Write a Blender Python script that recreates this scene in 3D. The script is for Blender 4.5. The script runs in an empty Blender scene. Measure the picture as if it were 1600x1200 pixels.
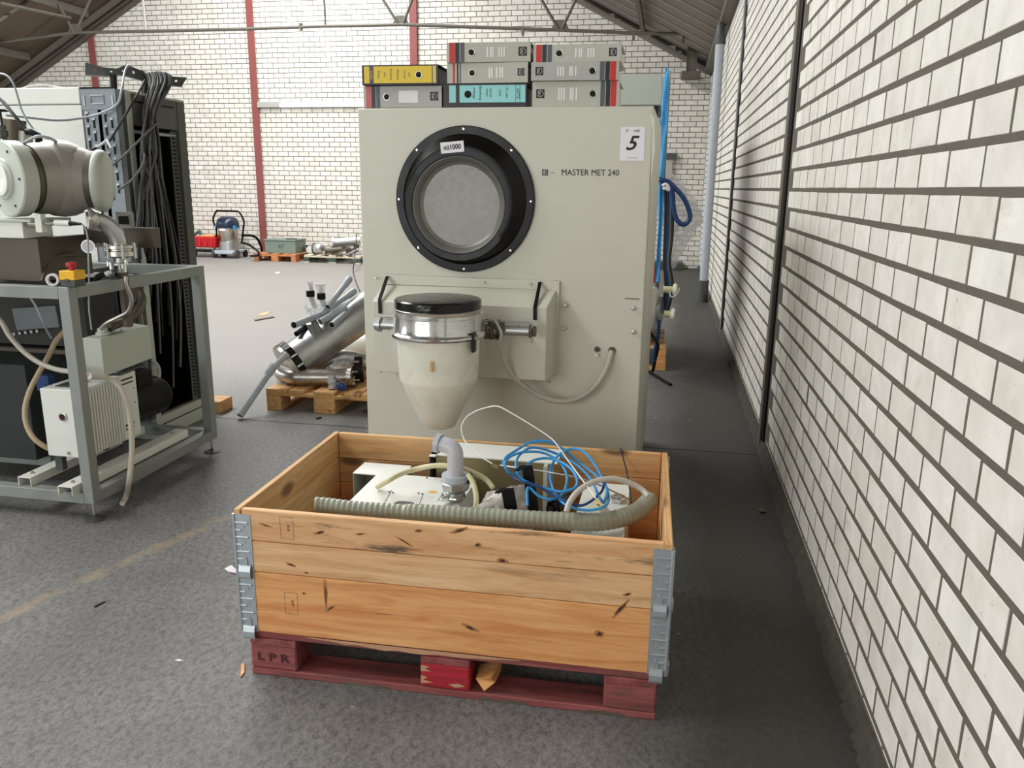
import bpy, bmesh, math, random
from mathutils import Vector, Matrix, Euler, noise
random.seed(7)
PI = math.pi
S = bpy.context.scene
COL = S.collection

# ------------------------------------------------------------------ camera
CAMH = 1.4384
FPX = 1250.0
# rows: world X, Y, Z axes expressed in camera axes
RW = Matrix(((0.98200004, -0.05646627, 0.18024285),
             (0.18850902, 0.23315589, -0.95399302),
             (0.01184374, 0.97079858, 0.2396035)))
cd = bpy.data.cameras.new('camera')
cam = bpy.data.objects.new('camera', cd)
COL.objects.link(cam)
cd.sensor_width = 36.0
cd.lens = 36.0 * FPX / 1600.0
cd.clip_start = 0.05
cam.matrix_world = Matrix.Translation((0, 0, CAMH)) @ RW.to_4x4()
S.camera = cam

# ------------------------------------------------------------------ light
S.view_settings.view_transform = 'Standard'
S.view_settings.look = 'None'
S.view_settings.gamma = 1.0
S.view_settings.exposure = -0.12
S.view_settings.use_curve_mapping = False
W = bpy.data.worlds.new('world')
S.world = W
W.use_nodes = True
W.node_tree.nodes['Background'].inputs[0].default_value = (0.80, 0.88, 1.0, 1)
W.node_tree.nodes['Background'].inputs[1].default_value = 1.0

def area(name, loc, rot, sx, sy, power, col=(1, 1, 1)):
    l = bpy.data.lights.new(name, 'AREA')
    l.shape = 'RECTANGLE'; l.size = sx; l.size_y = sy
    l.energy = power; l.color = col
    o = bpy.data.objects.new(name, l); COL.objects.link(o)
    o.location = loc; o.rotation_euler = rot
    return o
# daylight through the ridge rooflight and the windows in the far left wall
area('rooflight_daylight', (-6.5, 6.8, 6.55), (0, 0, 0), 2.0, 16.5, 1850, (1.0, 1.0, 0.995))
area('window_daylight', (-13.6, 6.0, 2.3), (0, -PI/2, 0), 1.7, 13.0, 230, (0.93, 0.97, 1.0))
area('front_fill_light', (-5.0, -4.7, 2.0), (PI/2, 0, 0), 6.0, 3.2, 260, (0.97, 0.985, 1.0))  # unseen fill behind the camera, added to brighten crate and machine fronts

# ------------------------------------------------------------------ helpers
def _ray(px, py):
    return RW @ Vector((px - 800, -(py - 600), -FPX))
def _pl(px, py, ax, val):
    v = _ray(px, py); o = Vector((0, 0, CAMH)); t = (val - o[ax]) / v[ax]
    return o + v * t
def aY(px, py, Y): return _pl(px, py, 1, Y)      # point of the sight line at depth Y
def aX(px, py, X): return _pl(px, py, 0, X)
def aZ(px, py, Z): return _pl(px, py, 2, Z)
def fl(px, py, Z=0.0): return _pl(px, py, 2, Z)
def seen(p):
    c = RW.transposed() @ (Vector(p) - Vector((0, 0, CAMH)))
    if c.z > -0.05: return None
    return (800 + FPX * c.x / -c.z, 600 - FPX * c.y / -c.z)

def lin(c):
    return tuple((x/12.92 if x <= .04045 else ((x+.055)/1.055)**2.4) for x in c)
def rgb(r, g, b): return lin((r/255., g/255., b/255.)) + (1.0,)

class NT:
    def __init__(s, name):
        s.m = bpy.data.materials.new(name); s.m.use_nodes = True
        s.t = s.m.node_tree; s.b = s.t.nodes['Principled BSDF']
    def n(s, kind, **kw):
        nd = s.t.nodes.new(kind)
        for k, v in kw.items(): setattr(nd, k, v)
        return nd
    def l(s, a, b): s.t.links.new(a, b)
    def coord(s, scale=(1, 1, 1), src='Object', rot=(0, 0, 0)):
        tc = s.n('ShaderNodeTexCoord'); mp = s.n('ShaderNodeMapping')
        mp.inputs['Scale'].default_value = scale; mp.inputs['Rotation'].default_value = rot
        s.l(tc.outputs[src], mp.inputs['Vector']); return mp.outputs[0]
    def noise(s, vec, scale, detail=4, rough=.55, dist=0):
        nd = s.n('ShaderNodeTexNoise'); s.l(vec, nd.inputs['Vector'])
        nd.inputs['Scale'].default_value = scale; nd.inputs['Detail'].default_value = detail
        nd.inputs['Roughness'].default_value = rough; nd.inputs['Distortion'].default_value = dist
        return nd.outputs['Fac']
    def ramp(s, fac, stops):
        r = s.n('ShaderNodeValToRGB'); s.l(fac, r.inputs[0]); e = r.color_ramp.elements
        while len(e) < len(stops): e.new(.5)
        for i, (p, c) in enumerate(stops):
            e[i].position = p; e[i].color = c if len(c) == 4 else c + (1,)
        return r.outputs[0]
    def mix(s, fac, a, b, mode='MIX'):
        m = s.n('ShaderNodeMix', data_type='RGBA', blend_type=mode)
        for sock, v in ((m.inputs[0], fac), (m.inputs[6], a), (m.inputs[7], b)):
            if hasattr(v, 'is_linked') or hasattr(v, 'links'): s.l(v, sock)
            else: sock.default_value = v
        return m.outputs[2]
    def math(s, op, a, b=0.0, clamp=False):
        m = s.n('ShaderNodeMath', operation=op, use_clamp=clamp)
        for sock, v in ((m.inputs[0], a), (m.inputs[1], b)):
            if hasattr(v, 'links'): s.l(v, sock)
            else: sock.default_value = v
        return m.outputs[0]
    def bump(s, h, strength=.2, dist=.01):
        b = s.n('ShaderNodeBump'); b.inputs['Strength'].default_value = strength
        b.inputs['Distance'].default_value = dist
        s.l(h, b.inputs['Height']); s.l(b.outputs[0], s.b.inputs['Normal'])
    def set(s, **kw):
        for k, v in kw.items():
            sock = s.b.inputs[k]
            if hasattr(v, 'links'): s.l(v, sock)
            else: sock.default_value = v
        return s.m

BW = (0, 0, 0, 1); WH = (1, 1, 1, 1)
def plain(name, c, rough=.5, metal=0.0, var=.10, scale=9.0, bump=0.0, rvar=.08, dirt=None, dirtamt=.5, scl=(1, 1, 1)):
    """painted / plastic / metal surface with mild procedural unevenness"""
    t = NT(name); v = t.coord(scl)
    f = t.noise(v, scale, 5)
    col = t.mix(f, tuple(x*(1-var) for x in c[:3]) + (1,), tuple(min(1, x*(1+var)) for x in c[:3]) + (1,))
    if dirt:
        d = t.ramp(t.noise(v, scale*.45, 7, .65, .4), [(.52, BW), (.72, WH)])
        d2 = t.math('MULTIPLY', d, dirtamt)
        col = t.mix(d2, col, dirt)
    r = t.math('ADD', t.math('MULTIPLY', t.noise(v, scale*2, 3), rvar*2), rough - rvar)
    t.set(**{'Base Color': col, 'Roughness': r, 'Metallic': metal})
    if bump: t.bump(t.noise(v, scale*3, 5), bump, .004)
    return t.m

def glassy(name, c, rough=.15, alpha=.35, bump=.4):
    t = NT(name); v = t.coord()
    f = t.ramp(t.noise(v, 16, 4, .6, 1.0), [(.35, (alpha*.5,)*3), (.7, (min(1, alpha*1.9),)*3)])
    t.set(**{'Base Color': c, 'Roughness': rough, 'Alpha': f, 'Specular IOR Level': .8})
    t.bump(t.noise(v, 22, 4, .6, 1.5), bump, .02)
    return t.m

def wood(name, light, dark, stain=None, stainamt=.6, rough=.65, knots=True, sc=1.0):
    """boards: long axis is local X"""
    t = NT(name)
    oi = t.n('ShaderNodeObjectInfo')
    tc = t.n('ShaderNodeTexCoord'); ad = t.n('ShaderNodeVectorMath', operation='ADD')
    cb = t.n('ShaderNodeCombineXYZ')
    t.l(t.math('MULTIPLY', oi.outputs['Random'], 7.3), cb.inputs[0]); t.l(t.math('MULTIPLY', oi.outputs['Random'], 3.1), cb.inputs[2])
    t.l(tc.outputs['Object'], ad.inputs[0]); t.l(cb.outputs[0], ad.inputs[1])
    mp = t.n('ShaderNodeMapping'); mp.inputs['Scale'].default_value = (1.1*sc, 13*sc, 13*sc)
    t.l(ad.outputs[0], mp.inputs[0]); v = mp.outputs[0]
    g = t.noise(v, 2.2, 6, .62, .9)
    col = t.mix(t.ramp(g, [(.34, BW), (.64, WH)]), light, dark)
    fine = t.noise(v, 14, 3, .5)
    col = t.mix(t.math('MULTIPLY', fine, .28), col, tuple(x*.55 for x in dark[:3]) + (1,))
    if knots:
        mk = t.n('ShaderNodeMapping'); mk.inputs['Scale'].default_value = (3.2*sc, 7*sc, 7*sc); t.l(ad.outputs[0], mk.inputs[0])
        vo = t.n('ShaderNodeTexVoronoi'); vo.inputs['Scale'].default_value = 1.0; t.l(mk.outputs[0], vo.inputs['Vector'])
        k = t.ramp(vo.outputs['Distance'], [(.12, WH), (.21, BW)])
        col = t.mix(t.math('MULTIPLY', k, .85), col, tuple(x*.22 for x in dark[:3]) + (1,))
    if stain:
        ms = t.n('ShaderNodeMapping'); ms.inputs['Scale'].default_value = (1.5, 11, 11); t.l(ad.outputs[0], ms.inputs[0])
        s1 = t.ramp(t.noise(ms.outputs[0], 1.7, 8, .72, .3), [(.52, BW), (.64, WH)])
        col = t.mix(t.math('MULTIPLY', s1, stainamt), col, stain)
    t.set(**{'Base Color': col, 'Roughness': rough})
    t.bump(g, .25, .004)
    return t.m

class MB:
    def __init__(s): s.v = []; s.f = []; s.mi = []; s.cur = 0; s.X = Matrix.Identity(4)
    def mat(s, i): s.cur = i; return s
    def at(s, M): s.X = M; return s
    def add(s, vs, fs):
        n = len(s.v); s.v += [s.X @ Vector(v) for v in vs]
        s.f += [tuple(n + i for i in f) for f in fs]; s.mi += [s.cur]*len(fs); return s
    def box(s, x0, x1, y0, y1, z0, z1):
        if x0 > x1: x0, x1 = x1, x0
        if y0 > y1: y0, y1 = y1, y0
        if z0 > z1: z0, z1 = z1, z0
        return s.add([(x0,y0,z0),(x1,y0,z0),(x1,y1,z0),(x0,y1,z0),(x0,y0,z1),(x1,y0,z1),(x1,y1,z1),(x0,y1,z1)],
                     [(0,3,2,1),(4,5,6,7),(0,1,5,4),(1,2,6,5),(2,3,7,6),(3,0,4,7)])
    def cbox(s, c, d): return s.box(c[0]-d[0]/2, c[0]+d[0]/2, c[1]-d[1]/2, c[1]+d[1]/2, c[2]-d[2]/2, c[2]+d[2]/2)
    def hexa(s, p):   # 8 points bottom ring then top ring
        return s.add(p, [(0,3,2,1),(4,5,6,7),(0,1,5,4),(1,2,6,5),(2,3,7,6),(3,0,4,7)])
    def tube(s, pts, r, seg=10, cap=True, closed=False, rf=None):
        pts = [Vector(p) for p in pts]; n = len(pts); vs = []; fs = []
        up = None
        for i, p in enumerate(pts):
            if closed: d = pts[(i+1) % n] - pts[i-1]
            else: d = pts[min(i+1, n-1)] - pts[max(i-1, 0)]
            if d.length < 1e-9: d = Vector((0, 0, 1))
            d.normalize()
            if up is None:
                up = d.orthogonal().normalized()
            else:
                up = up - d * up.dot(d)
                if up.length < 1e-6: up = d.orthogonal()
                up.normalize()
            w = d.cross(up); rr = rf(i) if rf else r
            for k in range(seg):
                a = 2*PI*k/seg; vs.append(p + (up*math.cos(a) + w*math.sin(a))*rr)
        m = n if closed else n-1
        for i in range(m):
            for k in range(seg):
                a = i*seg + k; b = i*seg + (k+1) % seg; j = (i+1) % n
                fs.append((a, b, j*seg + (k+1) % seg, j*seg + k))
        if cap and not closed:
            fs.append(tuple(range(seg))[::-1]); fs.append(tuple((n-1)*seg + k for k in range(seg)))
        return s.add(vs, fs)
    def cyl(s, a, b, r, r2=None, seg=20, cap=True):
        r2 = r if r2 is None else r2
        return s.tube([a, b], r, seg, cap, rf=lambda i: r if i == 0 else r2)
    def pipe(s, a, b, r, ri, seg=20):       # open-ended tube with wall
        a = Vector(a); b = Vector(b); s.tube([a, a, b, b], r, seg, False, rf=None)
        s.v = s.v[:-4*seg]; s.f = s.f[:-3*seg]; s.mi = s.mi[:-3*seg]
        d = (b-a).normalized(); u = d.orthogonal().normalized(); w = d.cross(u); vs = []
        for p, rr in ((a, ri), (a, r), (b, r), (b, ri)):
            for k in range(seg):
                t = 2*PI*k/seg; vs.append(p + (u*math.cos(t) + w*math.sin(t))*rr)
        fs = []
        for i in range(4):
            j = (i+1) % 4
            for k in range(seg):
                fs.append((i*seg+k, i*seg+(k+1) % seg, j*seg+(k+1) % seg, j*seg+k))
        return s.add(vs, fs)
    def lathe(s, prof, o, axis, seg=32, cap0=True, cap1=True):   # prof: (dist along axis, radius)
        o = Vector(o); d = Vector(axis).normalized(); u = d.orthogonal().normalized(); w = d.cross(u); vs = []; fs = []
        for t, r in prof:
            for k in range(seg):
                a = 2*PI*k/seg; vs.append(o + d*t + (u*math.cos(a) + w*math.sin(a))*max(r, 1e-5))
        for i in range(len(prof)-1):
            for k in range(seg):
                fs.append((i*seg+k, i*seg+(k+1) % seg, (i+1)*seg+(k+1) % seg, (i+1)*seg+k))
        if cap0: fs.append(tuple(range(seg))[::-1])
        if cap1: fs.append(tuple((len(prof)-1)*seg+k for k in range(seg)))
        return s.add(vs, fs)
    def prism(s, poly, ext):      # poly: 3D points of a planar outline, ext: offset vector
        n = len(poly); e = Vector(ext); p = [Vector(q) for q in poly]
        vs = p + [q+e for q in p]
        fs = [tuple(range(n))[::-1], tuple(range(n, 2*n))] + [(i, (i+1) % n, n+(i+1) % n, n+i) for i in range(n)]
        return s.add(vs, fs)
    def build(s, name, mats, parent=None, bevel=0.0, smooth=True, angle=35, bseg=2, origin=None, fix=True):
        if parent is not None:
            inv = wmat(parent).inverted()
            off = Matrix.Identity(4)
            vs = [inv @ v for v in s.v]
            # part origin at its own centre
            c = sum(vs, Vector())/len(vs)
        else:
            vs = s.v
            xs = [v.x for v in vs]; ys = [v.y for v in vs]; zs = [v.z for v in vs]
            c = Vector(((min(xs)+max(xs))/2, (min(ys)+max(ys))/2, min(zs))) if origin is None else Vector(origin)
        if origin is not None and parent is not None: c = Vector(origin)
        me = bpy.data.meshes.new(name)
        me.from_pydata([v - c for v in vs], [], s.f)
        if not isinstance(mats, (list, tuple)): mats = [mats]
        for m in mats: me.materials.append(m)
        me.polygons.foreach_set('material_index', s.mi)
        if fix:
            bm = bmesh.new(); bm.from_mesh(me); bmesh.ops.recalc_face_normals(bm, faces=bm.faces); bm.to_mesh(me); bm.free()
        me.update()
        if smooth:
            me.polygons.foreach_set('use_smooth', [True]*len(me.polygons))
            me.set_sharp_from_angle(angle=math.radians(angle))
        o = bpy.data.objects.new(name, me); COL.objects.link(o)
        o.location = c
        if parent is not None: o.parent = parent
        if bevel:
            b = o.modifiers.new('bevel', 'BEVEL'); b.width = bevel; b.segments = bseg; b.limit_method = 'ANGLE'
            b.harden_normals = False
        return o

def wmat(o):
    m = o.matrix_basis.copy()
    p = o.parent
    while p is not None:
        m = p.matrix_basis @ m; p = p.parent
    return m
def thing(name, label, cat, loc=(0, 0, 0), rz=0, group=None, rot=None):
    o = bpy.data.objects.new(name, None); COL.objects.link(o); o.empty_display_size = .1
    o.location = loc; o.rotation_euler = rot if rot else (0, 0, rz)
    tag(o, label, cat, group); return o
def tag(o, label, cat, group=None):
    o['label'] = label; o['category'] = cat
    if group: o['group'] = group
    return o
def struct(o):
    o['kind'] = 'structure'; return o
def stuff(o):
    o['kind'] = 'stuff'; return o
def part(parent, name, mesh_from, loc, rot=(0, 0, 0), scale=(1, 1, 1), label=None):
    o = bpy.data.objects.new(name, mesh_from); COL.objects.link(o); o.parent = parent
    o.location = loc; o.rotation_euler = rot; o.scale = scale
    if label: o['label'] = label
    return o
def mesh(mb, name, mats, bevel=0):
    """mesh data only, kept local"""
    o = mb.build(name, mats, None, origin=(0, 0, 0))
    me = o.data; bpy.data.objects.remove(o); return me
def smooth_path(pts, n=8, closed=False):
    """Catmull-Rom through points"""
    P = [Vector(p) for p in pts]; out = []; m = len(P)
    rng = range(m) if closed else range(m-1)
    for i in rng:
        g = (lambda k: P[k % m]) if closed else (lambda k: P[min(max(k, 0), m-1)])
        a, b, c, d = g(i-1), g(i), g(i+1), g(i+2)
        for k in range(n):
            t = k/n
            out.append(.5*((2*b) + (c-a)*t + (2*a-5*b+4*c-d)*t*t + (3*b-a-3*c+d)*t*t*t))
    if not closed: out.append(P[-1])
    return out
def text(body, size, loc, rot, mat, parent, name='lettering', ext=.0004, sx=1.0, align='CENTER', world=True, bold=0, shear=0):
    c = bpy.data.curves.new(name, 'FONT'); c.body = body; c.size = size; c.extrude = ext
    c.align_x = align; c.align_y = 'CENTER'; c.offset = bold; c.resolution_u = 3; c.shear = shear
    t = bpy.data.objects.new(name, c); COL.objects.link(t)
    me = bpy.data.meshes.new_from_object(t); bpy.data.objects.remove(t)
    me.materials.clear(); me.materials.append(mat)
    o = bpy.data.objects.new(name, me); COL.objects.link(o); o.parent = parent
    M = Matrix.Translation(loc) @ Euler(rot).to_matrix().to_4x4() @ Matrix.Diagonal((sx, 1, 1, 1))
    if parent is not None and world: M = wmat(parent).inverted() @ M
    o.matrix_basis = M
    return o

# ------------------------------------------------------------------ materials
M = {}
M['paint'] = plain('cabinet_paint', rgb(200, 199, 184), .42, 0, .04, 3, 0, dirt=rgb(160, 150, 125), dirtamt=.12)
M['paint_light'] = plain('light_grey_paint', rgb(226, 228, 220), .40, 0, .04, 4, 0, dirt=rgb(160, 155, 140), dirtamt=.2)
M['paint_cab'] = plain('pale_green_grey_paint', rgb(184, 189, 178), .4, 0, .04, 4)
M['frame_grey'] = plain('frame_grey_paint', rgb(142, 147, 142), .42, .1, .07, 8, 0, dirt=rgb(90, 88, 80), dirtamt=.25)
M['dark_grey'] = plain('dark_grey_paint', rgb(70, 72, 70), .5, 0, .1, 8)
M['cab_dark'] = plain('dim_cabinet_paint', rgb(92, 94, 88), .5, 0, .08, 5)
M['black'] = plain('black_plastic', rgb(14, 14, 14), .38, 0, .2, 8)
M['black_gloss'] = plain('black_gloss_ring', rgb(9, 9, 10), .30, 0, .2, 8)
M['black_rubber'] = plain('black_rubber', rgb(26, 26, 27), .7, 0, .2, 8)
M['cable_grey'] = plain('grey_cable', rgb(100, 102, 102), .5, 0, .15, 20)
M['cable_black'] = plain('black_cable', rgb(30, 31, 33), .5, 0, .15, 20)
for k_ in ('black', 'black_gloss'): M[k_].node_tree.nodes['Principled BSDF'].inputs['Specular IOR Level'].default_value = .22
M['lid'] = plain('film_covered_black_lid', rgb(10, 10, 11), .12, 0, .2, 10, 1.0, scl=(.6, 1.6, 1))
M['lid'].node_tree.nodes['Principled BSDF'].inputs['Specular IOR Level'].default_value = .45
M['steel'] = plain('brushed_steel', rgb(196, 192, 184), .30, 1.0, .10, 12, .05)
M['steel_dull'] = plain('dull_steel', rgb(186, 187, 186), .38, .9, .12, 14, .08)
M['steel_dish'] = plain('mottled_steel_sheet', rgb(138, 136, 130), .50, .6, .10, 28, .15)
M['chrome'] = plain('polished_metal', rgb(215, 215, 212), .14, 1.0, .05, 12)
M['galv'] = plain('galvanised_steel', rgb(184, 192, 197), .40, .6, .12, 40, .05)
M['bronze'] = plain('bead_blasted_casting', rgb(158, 155, 146), .42, .35, .10, 18, .1)
M['galv_plate'] = plain('grey_galvanised_plate', rgb(134, 142, 147), .42, .5, .12, 30)
M['bronze_dark'] = plain('dull_brown_steel', rgb(98, 92, 80), .5, .6, .12, 8, .1)
M['pvc'] = plain('grey_pvc', rgb(172, 179, 186), .35, 0, .06, 10)
M['pvc_light'] = plain('pale_pvc', rgb(186, 186, 192), .35, 0, .05, 10)
M['cream_hose'] = plain('cream_rubber_hose', rgb(205, 198, 158), .5, 0, .08, 20)
M['milk_hose'] = plain('milky_clear_hose', rgb(186, 180, 168), .3, 0, .08, 20)
M['blue'] = plain('blue_tube', rgb(46, 146, 208), .3, 0, .10, 20)
M['blue_dark'] = plain('dark_blue_hose', rgb(22, 60, 112), .4, 0, .10, 20)
M['blue_film'] = plain('blue_protective_film', rgb(70, 165, 228), .22, 0, .12, 14, .4)
M['white_bag'] = plain('white_plastic_bag', rgb(222, 220, 214), .35, 0, .05, 12, .6)
M['clear_bag'] = glassy('clear_plastic_bag', rgb(238, 240, 240), .12, .42)
M['wrap'] = glassy('clear_wrap', rgb(235, 238, 232), .08, .10, .9)
M['yellow'] = plain('yellow_plastic', rgb(236, 180, 20), .4, 0, .05)
M['red'] = plain('red_plastic', rgb(178, 30, 32), .4, 0, .06)
M['red_bright'] = plain('bright_red_tray', rgb(205, 34, 40), .4, 0, .06)
M['red_dark'] = plain('dark_red_oxide', rgb(134, 70, 66), .6, 0, .10, 6, .1)
M['brass'] = plain('amber_sticker', rgb(200, 150, 60), .5, 0, .1)
M['tank'] = plain('cream_enamel_bucket', rgb(226, 226, 212), .35, 0, .05, 5, 0, dirt=rgb(170, 150, 100), dirtamt=.12)
M['paper'] = plain('white_paper', rgb(232, 230, 236), .7, 0, .02)
M['ink'] = plain('ink', rgb(24, 24, 30), .6, 0, .1)
M['ink_soft'] = plain('soft_ink', rgb(90, 88, 104), .6, 0, .1)
M['hole'] = plain('dark_hole', rgb(8, 8, 8), .8, 0, .1)
M['amber_win'] = plain('amber_inner_steel', rgb(128, 116, 82), .5, .3, .1, 8)
M['teal'] = plain('pale_cyan_print', rgb(150, 214, 214), .55, 0, .03)
M['bgrey'] = plain('binder_grey_card', rgb(176, 176, 170), .55, 0, .04, 20)
M['bgrey2'] = plain('binder_warm_grey_card', rgb(184, 184, 172), .55, 0, .04, 20)
M['byellow'] = plain('binder_yellow_print', rgb(226, 196, 52), .5, 0, .03, 20)
M['bblack'] = plain('binder_black_card', rgb(24, 22, 24), .45, 0, .2, 20)
M['bred'] = plain('binder_red_stripe', rgb(196, 42, 44), .5, 0, .05)
M['bpink'] = plain('binder_faded_red_stripe', rgb(196, 96, 96), .5, 0, .05)
M['bslate'] = plain('binder_slate_stripe', rgb(84, 88, 94), .5, 0, .05)
M['bpage'] = plain('binder_page_edge', rgb(200, 198, 188), .7, 0, .1, 60, scl=(1, 1, 12))
M['pine'] = wood('pine_board', rgb(232, 190, 136), rgb(206, 154, 98), rgb(90, 70, 50), .3)
M['pine_stained'] = wood('stained_pine_board', rgb(244, 200, 150), rgb(216, 160, 108), rgb(60, 50, 42), .85, knots=False)
M['pine_orange'] = wood('orange_pine_board', rgb(246, 188, 124), rgb(220, 146, 84), rgb(150, 92, 50), .22, knots=False)
M['pine_dull'] = wood('pallet_wood', rgb(228, 182, 122), rgb(198, 148, 90), rgb(100, 76, 54), .35)
M['pine_clean'] = wood('clean_pine_board', rgb(245, 204, 156), rgb(220, 168, 116), rgb(110, 84, 60), .35, knots=False)
M['red_wood'] = wood('red_painted_wood', rgb(166, 94, 92), rgb(126, 60, 60), rgb(92, 70, 64), .85, knots=False)
M['red_wood_bright'] = wood('bright_red_painted_wood', rgb(196, 40, 56), rgb(150, 28, 38), rgb(198, 140, 110), .25, knots=False)
M['grey_wood'] = wood('weathered_wood', rgb(128, 112, 98), rgb(86, 74, 64), rgb(50, 44, 40), .5, knots=False)
M['green_wood'] = wood('green_painted_wood', rgb(60, 92, 80), rgb(44, 66, 58), None, knots=False)
M['white_wood'] = wood('bleached_wood', rgb(222, 214, 196), rgb(190, 176, 150), None, knots=False)
M['orange_wood'] = wood('orange_pallet_wood', rgb(216, 150, 100), rgb(180, 108, 66), None, knots=False)
M['soffit'] = plain('roof_board', rgb(104, 90, 76), .85, 0, .16, 2.5, .2)
M['soffit_r'] = plain('roof_board_pale', rgb(128, 120, 110), .85, 0, .12, 2.5, .2)
M['soffit_joint'] = plain('roof_joint_strip', rgb(176, 170, 158), .8, 0, .08)
M['truss'] = plain('dusty_steel_truss', rgb(98, 94, 84), .6, .2, .15, 6)
M['lintel'] = plain('white_painted_concrete', rgb(236, 234, 236), .8, 0, .04, 3, .1)
M['lintel_grey'] = plain('grey_concrete', rgb(168, 168, 162), .85, 0, .06, 5, .2)
M['plaster'] = plain('white_plaster_wall', rgb(214, 212, 204), .85, 0, .05, 1.5, .1)
M['green_metal'] = plain('pale_green_hammered_metal', rgb(120, 136, 126), .45, .2, .08)
M['scrap'] = plain('mixed_scrap_metal', rgb(120, 108, 96), .45, .6, .3, 30)

def brick_mat():
    t = NT('white_sand_lime_brick')
    g = t.n('ShaderNodeNewGeometry'); oi = t.n('ShaderNodeObjectInfo')
    rnd = t.math('FRACT', t.math('ADD', t.math('MULTIPLY', g.outputs['Random Per Island'], 5.7), t.math('MULTIPLY', oi.outputs['Random'], 9.1)))
    v = t.n('ShaderNodeTexCoord')
    ad = t.n('ShaderNodeVectorMath', operation='ADD'); cb = t.n('ShaderNodeCombineXYZ')
    t.l(t.math('MULTIPLY', oi.outputs['Random'], 31.0), cb.inputs[1]); t.l(t.math('MULTIPLY', oi.outputs['Random'], 17.0), cb.inputs[2])
    t.l(v.outputs['Object'], ad.inputs[0]); t.l(cb.outputs[0], ad.inputs[1]); vec = ad.outputs[0]
    base = t.ramp(rnd, [(0, rgb(219, 216, 206)), (.45, rgb(228, 225, 216)), (.75, rgb(225, 218, 211)), (1, rgb(234, 232, 224))])
    n1 = t.ramp(t.noise(vec, 9, 6, .6, .3), [(.35, (.86, .86, .84, 1)), (.65, WH)])
    col = t.mix(1.0, base, n1, 'MULTIPLY')
    spots = t.ramp(t.noise(vec, 60, 3, .5), [(.28, WH), (.33, BW)])
    col = t.mix(t.math('MULTIPLY', spots, .3), col, rgb(120, 112, 98))
    scr = t.ramp(t.noise(vec, 4.2, 8, .7, .8), [(.60, BW), (.72, WH)])
    col = t.mix(t.math('MULTIPLY', scr, .22), col, rgb(130, 125, 112))
    t.set(**{'Base Color': col, 'Roughness': .72})
    t.bump(t.noise(vec, 45, 5, .6), .25, .003)
    return t.m
M['brick'] = brick_mat()
M['mortar'] = plain('grey_mortar', rgb(94, 90, 80), .95, 0, .18, 18, .8)
M['curb'] = plain('rough_mortar_fillet', rgb(70, 67, 60), .95, 0, .5, 22, 1.0)

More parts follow.
